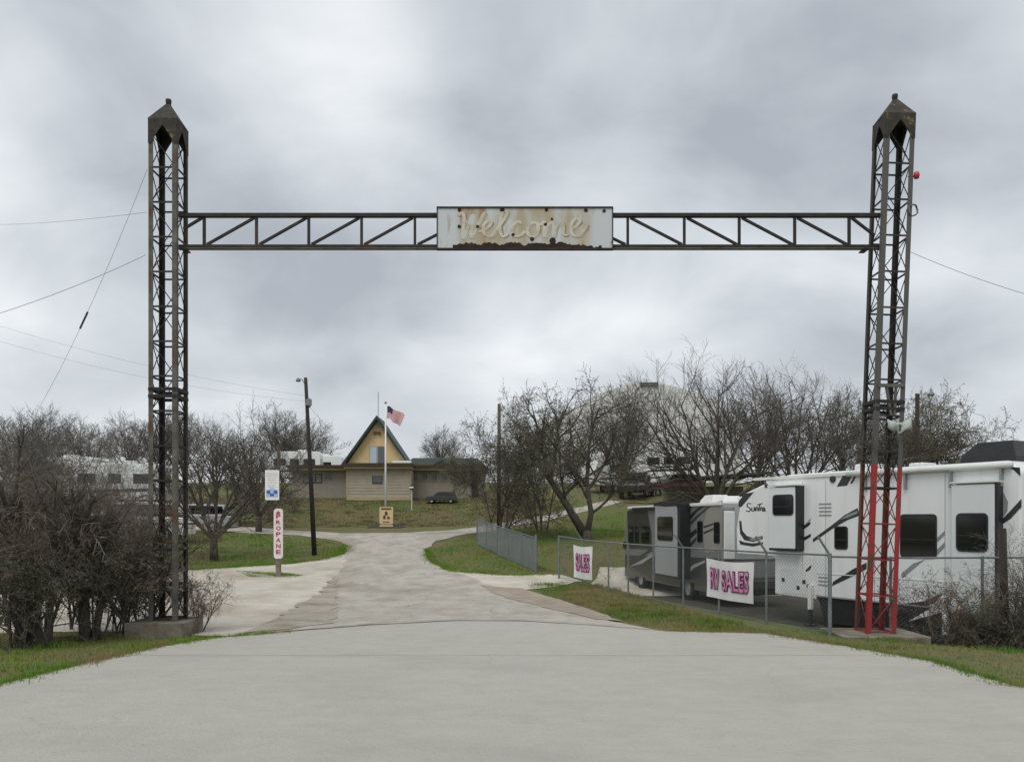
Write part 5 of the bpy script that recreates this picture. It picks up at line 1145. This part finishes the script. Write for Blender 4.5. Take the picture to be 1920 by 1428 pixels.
# leaning mossy tree in the middle
g = ground(1098, 41.5); p = Plant(23, kids=[5, 7, 7, 5], ratio=[.9, .64, .58, .55], ang=[38, 44, 46, 48], minr=.0095, trop=[.03, .0, .0, -.02, -.03], tmin=[.3, .25, .15, .1], leaf=.34, leafsize=.055, taper=.38)
p.w.tube([(.1, 0, -.3), (0, 0, .5)], [.34, .26], 10)
p.w.tube([(0, 0, .2), (-.9, 0, 1.7), (-1.8, .2, 3.1)], [.24, .19, .15], 9); p.w.tube([(.05, 0, .2), (.3, .1, 1.4), (.1, .2, 2.8)], [.18, .14, .12], 9)
for b0, a_, e_, l_, r_ in (((-1.8, .2, 3.1), 160, 62, 3.6, .11), ((-1.8, .2, 3.1), 80, 70, 4.0, .12), ((-1.6, .15, 2.8), 200, 40, 3.4, .10), ((-1.2, .1, 2.2), 30, 60, 3.6, .10), ((.1, .2, 2.8), 90, 76, 4.2, .11), ((.1, .2, 2.8), 150, 58, 4.0, .10),
                           ((.1, .2, 2.6), 10, 50, 3.4, .10), ((.3, .1, 1.4), -10, 42, 3.0, .08), ((.1, .2, 2.2), 250, 50, 3.2, .08), ((-1.0, .1, 1.9), 260, 50, 3.0, .08)):
    p.grow(V(b0), V((math.cos(R(a_))*math.cos(R(e_)), math.sin(R(a_))*math.cos(R(e_))*.7, math.sin(R(e_)))), l_, r_, 1)
midA = p.place('mossy_tree', 'leaning dark trunked tree with mossy twigs behind the smaller banner', 'tree', (g.x, g.y, g.z), twig=M_TWIGG, leafm=M_MOSS, group=TG)
g = ground(938, 42.0); p = Plant(24, kids=[5, 7, 7, 5], ratio=[.85, .62, .58, .55], ang=[42, 44, 46, 48], minr=.0095, trop=[.03, .0, -.01, -.04, -.05], tmin=[.16, .2, .15, .1], leaf=.30, leafsize=.05, taper=.35)
for b0, a_, e_, l_, r_ in (((0, 0, -.2), 90, 86, 4.4, .10), ((.3, .1, -.2), 20, 78, 4.4, .09), ((-.3, .1, -.2), 170, 74, 4.0, .08), ((.1, .3, 0), 250, 80, 4.0, .07), ((.2, 0, 0), 0, 64, 4.2, .08)):
    p.grow(V(b0), V((math.cos(R(a_))*math.cos(R(e_)), math.sin(R(a_))*math.cos(R(e_)), math.sin(R(e_)))), l_, r_, 0)
midB = p.place('mossy_tree', 'many stemmed mossy tree around the brown utility pole', 'tree', (g.x, g.y, g.z), sc=(.70, .8, .94), twig=M_TWIGG, leafm=M_MOSS, group=TG)
# tree on the left lawn
g = ground(402, 34.0); p = Plant(25, kids=[5, 9, 7, 5], ratio=[.9, .56, .54, .52], ang=[40, 42, 42, 44], minr=.0058, tmin=[.3, .22, .18, .1], leaf=.05, leafsize=.04, wander=[.08, .12, .15, .18, .2], trop=[.03, .04, .05, .05, .03], taper=.32)
p.w.tube([(0, 0, -.2), (-.03, 0, .6), (-.02, 0, 1.0)], [.20, .16, .15], 10)
for a_, e_, l_, r_ in ((160, 66, 3.6, .085), (20, 62, 4.0, .095), (35, 46, 4.0, .085), (100, 76, 3.8, .075), (200, 46, 3.3, .065), (270, 60, 3.4, .065), (-10, 38, 3.6, .06), (170, 52, 3.5, .06)):
    p.grow(V((-.02, 0, .85)), V((math.cos(R(a_))*math.cos(R(e_)), math.sin(R(a_))*math.cos(R(e_))*.8, math.sin(R(e_)))), l_, r_, 1)
leftT = p.place('bare_tree', 'low forked bare tree on the lawn just right of the left tower', 'tree', (g.x, g.y, g.z), group=TG)
p = Plant(26, kids=[5, 9, 7, 5], ratio=[.9, .55, .54, .52], ang=[40, 40, 42, 44], minr=.010, tmin=[.3, .2, .15, .1], wander=[.08, .10, .14, .18, .2], trop=[.03, .05, .05, .05, .03], taper=.3)
p.w.tube([(0, 0, -.3), (.04, 0, .8), (.0, .05, 1.5)], [.19, .14, .11], 9)
for a_, e_, l_, r_ in ((170, 60, 4.0, .07), (20, 66, 4.4, .08), (60, 78, 4.6, .08), (120, 72, 4.3, .07), (210, 48, 3.6, .055), (280, 58, 3.8, .06), (-15, 46, 3.8, .06), (150, 50, 3.8, .055), (90, 60, 3.8, .055)):
    p.grow(V((0, .03, 1.2)), V((math.cos(R(a_))*math.cos(R(e_)), math.sin(R(a_))*math.cos(R(e_)), math.sin(R(e_)))), l_, r_, 1)
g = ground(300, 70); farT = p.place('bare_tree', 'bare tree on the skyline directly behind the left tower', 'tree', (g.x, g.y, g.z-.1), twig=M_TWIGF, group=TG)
put(leftT, 'bare tree behind the white and blue notice, left of the house', 485, 47, 2.1, 1.10)
put(farT, 'tallest hazy bare tree behind the campers left of the house', 575, 105, 0.6, (1.5, 1.5, 1.2)); put(bigB, 'bare tree behind the lawn tree, right of the left tower', 405, 62, 1.2, .62)
put(farT, 'small bare tree behind the green roof right of the gable', 832, 110, 1.4, 1.15); put(farT, 'bare tree behind the left camper, above the notice sign', 530, 98, 2.9, 1.35)
g = ground(1748, 52)
dn = put(midB, 'dense small dark tree behind the right tower and its lamp pole', 1750, 52, 0.7, (1.0, 1.0, 1.30)); put(midB, 'dense dark tree directly behind the right tower', 1690, 56, 2.2, (1.0, 1.0, 1.18))
put(farT, 'bare tree low behind the shed, left of the right tower', 1590, 58, 1.0, 1.2); put(farT, 'bare tree low behind the shed, under the big spreading tree', 1420, 62, 4.0, 1.3)
put(midB, 'bushy mossy tree between the brown pole and the leaning tree', 1015, 47, 3.3, (.68, .7, 1.16)); put(farT, 'bare tree beside the barn left edge', 1165, 62, 5.0, 1.25)
for k, (px, d, rz, s_) in enumerate(((20, 60, .3, .95), (95, 70, 1.9, 1.02), (165, 66, 3.0, .88), (240, 74, 4.4, .92), (60, 52, 5.2, .85), (345, 80, 2.4, 1.05))):
    put(farT, ['bare tree on the skyline at the far left edge', 'bare tree on the skyline above the brown brush at far left', 'bare tree on the skyline over the middle of the thicket', 'bare tree on the skyline left of the left tower', 'nearer bare tree over the brown brush at far left', 'bare tree on the skyline just right of the left tower'][k], px, d, rz, s_)

# thicket on the left, in front of and beside the tower
TH = 'shrubs of the left thicket'
def shrub(seed, nst, h, spread, leaf=0.0, leafsize=.035, minr=.0036, rad=.028, kids=(6, 5, 4, 3), low=.15, **k):
    p = Plant(seed, kids=list(kids), ratio=[.60, .60, .58, .55], ang=[34, 42, 46, 50], wander=[.14, .2, .26, .3, .3], trop=[.05, .04, .02, .0, 0], minr=minr, thr=.016, tmin=[low, .2, .15, .1], seg=[.4, .3, .22, .16, .14], leaf=leaf, leafsize=leafsize, taper=.35, **k)
    r = random.Random(seed+99)
    for i in range(nst):
        a_ = r.uniform(0, 6.28); tl = r.uniform(.04, spread); b0 = V((r.uniform(-.22, .22), r.uniform(-.22, .22), -.1)); p.grow(b0, V((math.cos(a_)*tl, math.sin(a_)*tl, 1)), h*r.uniform(.55, .98), rad*r.uniform(.7, 1.25), 0)
    return p
sA = shrub(41, 5, 2.75, .42, leaf=.12, leafsize=.026); sB = shrub(42, 6, 2.5, .5, leaf=.38, leafsize=.036, leafmax=2.3); sC = shrub(43, 5, 3.3, .30, rad=.032, kids=(6, 5, 4, 3)); sD = shrub(44, 6, 2.1, .6, leaf=.16, leafsize=.03)
def gp(px, d): q = ground(px, d); return (q.x, q.y, q.z)
tA = sA.place('thicket_shrub', 'tall tangled brown shrub at the far left edge of the thicket', 'shrub', gp(30, 13.3), sc=.84, twig=M_TWIGB, leafm=M_LEAFD, group=TH, wn_='stems', cn='twigs')
tB = sB.place('thicket_shrub', 'dark evergreen shrub in front of the gravel, middle of the thicket', 'shrub', gp(172, 14.2), sc=.84, twig=M_TWIGB, group=TH, wn_='stems', cn='twigs')
tC = sC.place('thicket_shrub', 'tall thin stemmed shrub with high bare sprigs at far left', 'shrub', gp(80, 14.6), sc=.94, twig=M_TWIGF, group=TH, wn_='stems', cn='twigs')
tD = sD.place('thicket_shrub', 'low tangled shrub hugging the left side of the tower footing', 'shrub', gp(252, 14.9), twig=M_TWIGB, leafm=M_LEAFD, group=TH, wn_='stems', cn='twigs')
put(tB, 'leafy dark shrub at the foot of the thicket, far left', 66, 13.2, 2.0, (.8, .8, .68), group=TH)
put(tC, 'tall bare shrub in the back row of the thicket at the left edge', 10, 17.0, 2.2, .95, group=TH)
put(tB, 'low leafy shrub left of the tower footing', 226, 15.4, 4.1, (.8, .8, .72), group=TH); put(tC, 'slender bare shrub in the middle of the thicket', 150, 16.2, 4.4, .85, group=TH); put(tA, 'brown shrub cut by the left edge of the picture', -30, 13.6, 5.0, .8, group=TH)
put(tD, 'low scrub behind the left tower legs', 290, 16.4, 1.0, .7, group=TH)
put(tD, 'thin weeds beside the right corner of the left footing', 366, 15.5, 2.0, (.45, .45, .52), group=TH)
put(tA, 'brown brush further back at far left', 60, 27, 2.7, 1.25, group=TH); put(tC, 'thin bare brush in front of the white camper left of the tower', 205, 27, 2.9, 1.2, group=TH); put(tC, 'thin bare brush in front of the camper end, far left of the tower', 150, 30, 5.1, 1.35, group=TH); put(tD, 'low brush on the lawn edge behind the left tower', 262, 31, .4, 1.0, group=TH); put(tC, 'tall brown sapling further back left of the tower', 255, 24, 1.6, .9, group=TH)
for k, (px, d, h_) in enumerate(((36, 13.4, 2.3), (72, 13.5, 2.6), (160, 14.2, 2.3))):
    g = ground(px, d); t = thing('thicket_tree', ['dark trunk at the left edge of the thicket', 'thickest dark trunk near the left of the thicket', 'dark trunk in the middle of the thicket'][k], 'tree', tuple(g), group='trunks in the left thicket')
    rr = random.Random(70+k)
    pl = Plant(80+k, kids=[5, 5, 4, 3], ratio=[.55, .6, .58, .55], minr=.004, thr=.016, seg=[.35, .3, .25, .2, .16], tmin=[.35, .2, .2, .1], trop=[.05, .03, .02, 0, 0])
    pl.grow(V((0, 0, -.1)), V((rr.uniform(-.12, .12), 0, 1)), h_, .11, 0); pl.grow(V((.12, 0.05, -.1)), V((rr.uniform(-.25, .25), .1, 1)), h_*.9, .07, 0)
    pl.w.build('trunk', M_POLE2 if k == 9 else M_BARK, t, smooth=True); pl.c.build('crown', M_TWIGB, t)
sE = shrub(46, 3, 3.9, .34, minr=.0032, rad=.024, kids=(5, 4, 3), low=.5)
tE = sE.place('sapling', 'thin bare sapling with sprigs standing above the thicket at far left', 'shrub', gp(34, 15.9), twig=M_TWIGB, group=TH, wn_='stems', cn='twigs')
put(tE, 'thin bare sapling standing above the middle of the thicket', 150, 17.0, 2.0, .95, group=TH); put(tE, 'thin bare sapling above the thicket near the left tower', 225, 19.0, 4.0, .85, group=TH)
# brush on the bank and the tangle at the right edge
BG = 'brush on the bank'
for k, (px, d, s_) in enumerate(((452, 53, .75), (505, 54, .62), (548, 56, .7), (420, 51, .7))):
    put(tD, ['dry brush on the bank behind the notice sign', 'dry brush on the bank right of the notice sign', 'dry brush below the house left corner', 'dry brush on the bank behind the lawn tree'][k], px, d, k*1.3, s_, group=BG)
RB = 'tangle at the right edge'
put(tB, 'dark evergreen bush at the right edge below the white trailer', 1868, 14.7, 1.0, (.6, .6, .42), group=RB); put(tB, 'dark bush cut by the right edge of the picture', 1935, 14.4, 2.5, (.7, .7, .6), group=RB)
put(tB, 'dark leafy tangle around the foot of the wooden post at right', 1900, 15.0, .4, (.45, .45, .40), group=RB); put(tD, 'bare arching twigs in front of the trailer window at right', 1785, 15.2, 2.2, (.75, .75, .72), group=RB); put(tC, 'thin bare sapling at the right edge', 1925, 15.2, 3.3, .66, group=RB)
put(tB, 'low dark scrub under the white trailer swoosh', 1810, 15.1, 3.9, (.6, .6, .30), group=RB)
# dead vine climbing inside the right tower
vn = Plant(91, kids=[6, 5, 4], ratio=[.6, .6, .55], ang=[60, 60, 60], wander=[.5, .5, .5, .5], trop=[.0, -.05, -.05, -.05], minr=.0035, thr=.05, seg=[.12, .1, .1, .1], tmin=[.1, .1, .1])
for k in range(5): vn.grow(V((-.15+.08*k, -.05+.03*(k % 2), 0.0)), V((.1*(k-2), .1, .8)), .62, .012, 0)
t = thing('dead_vine', 'tangle of dead vine caught inside the right tower above the red paint', 'vine', (6.94, 14.92, 3.12)); vn.c.build('twigs', M_TWIG, t)
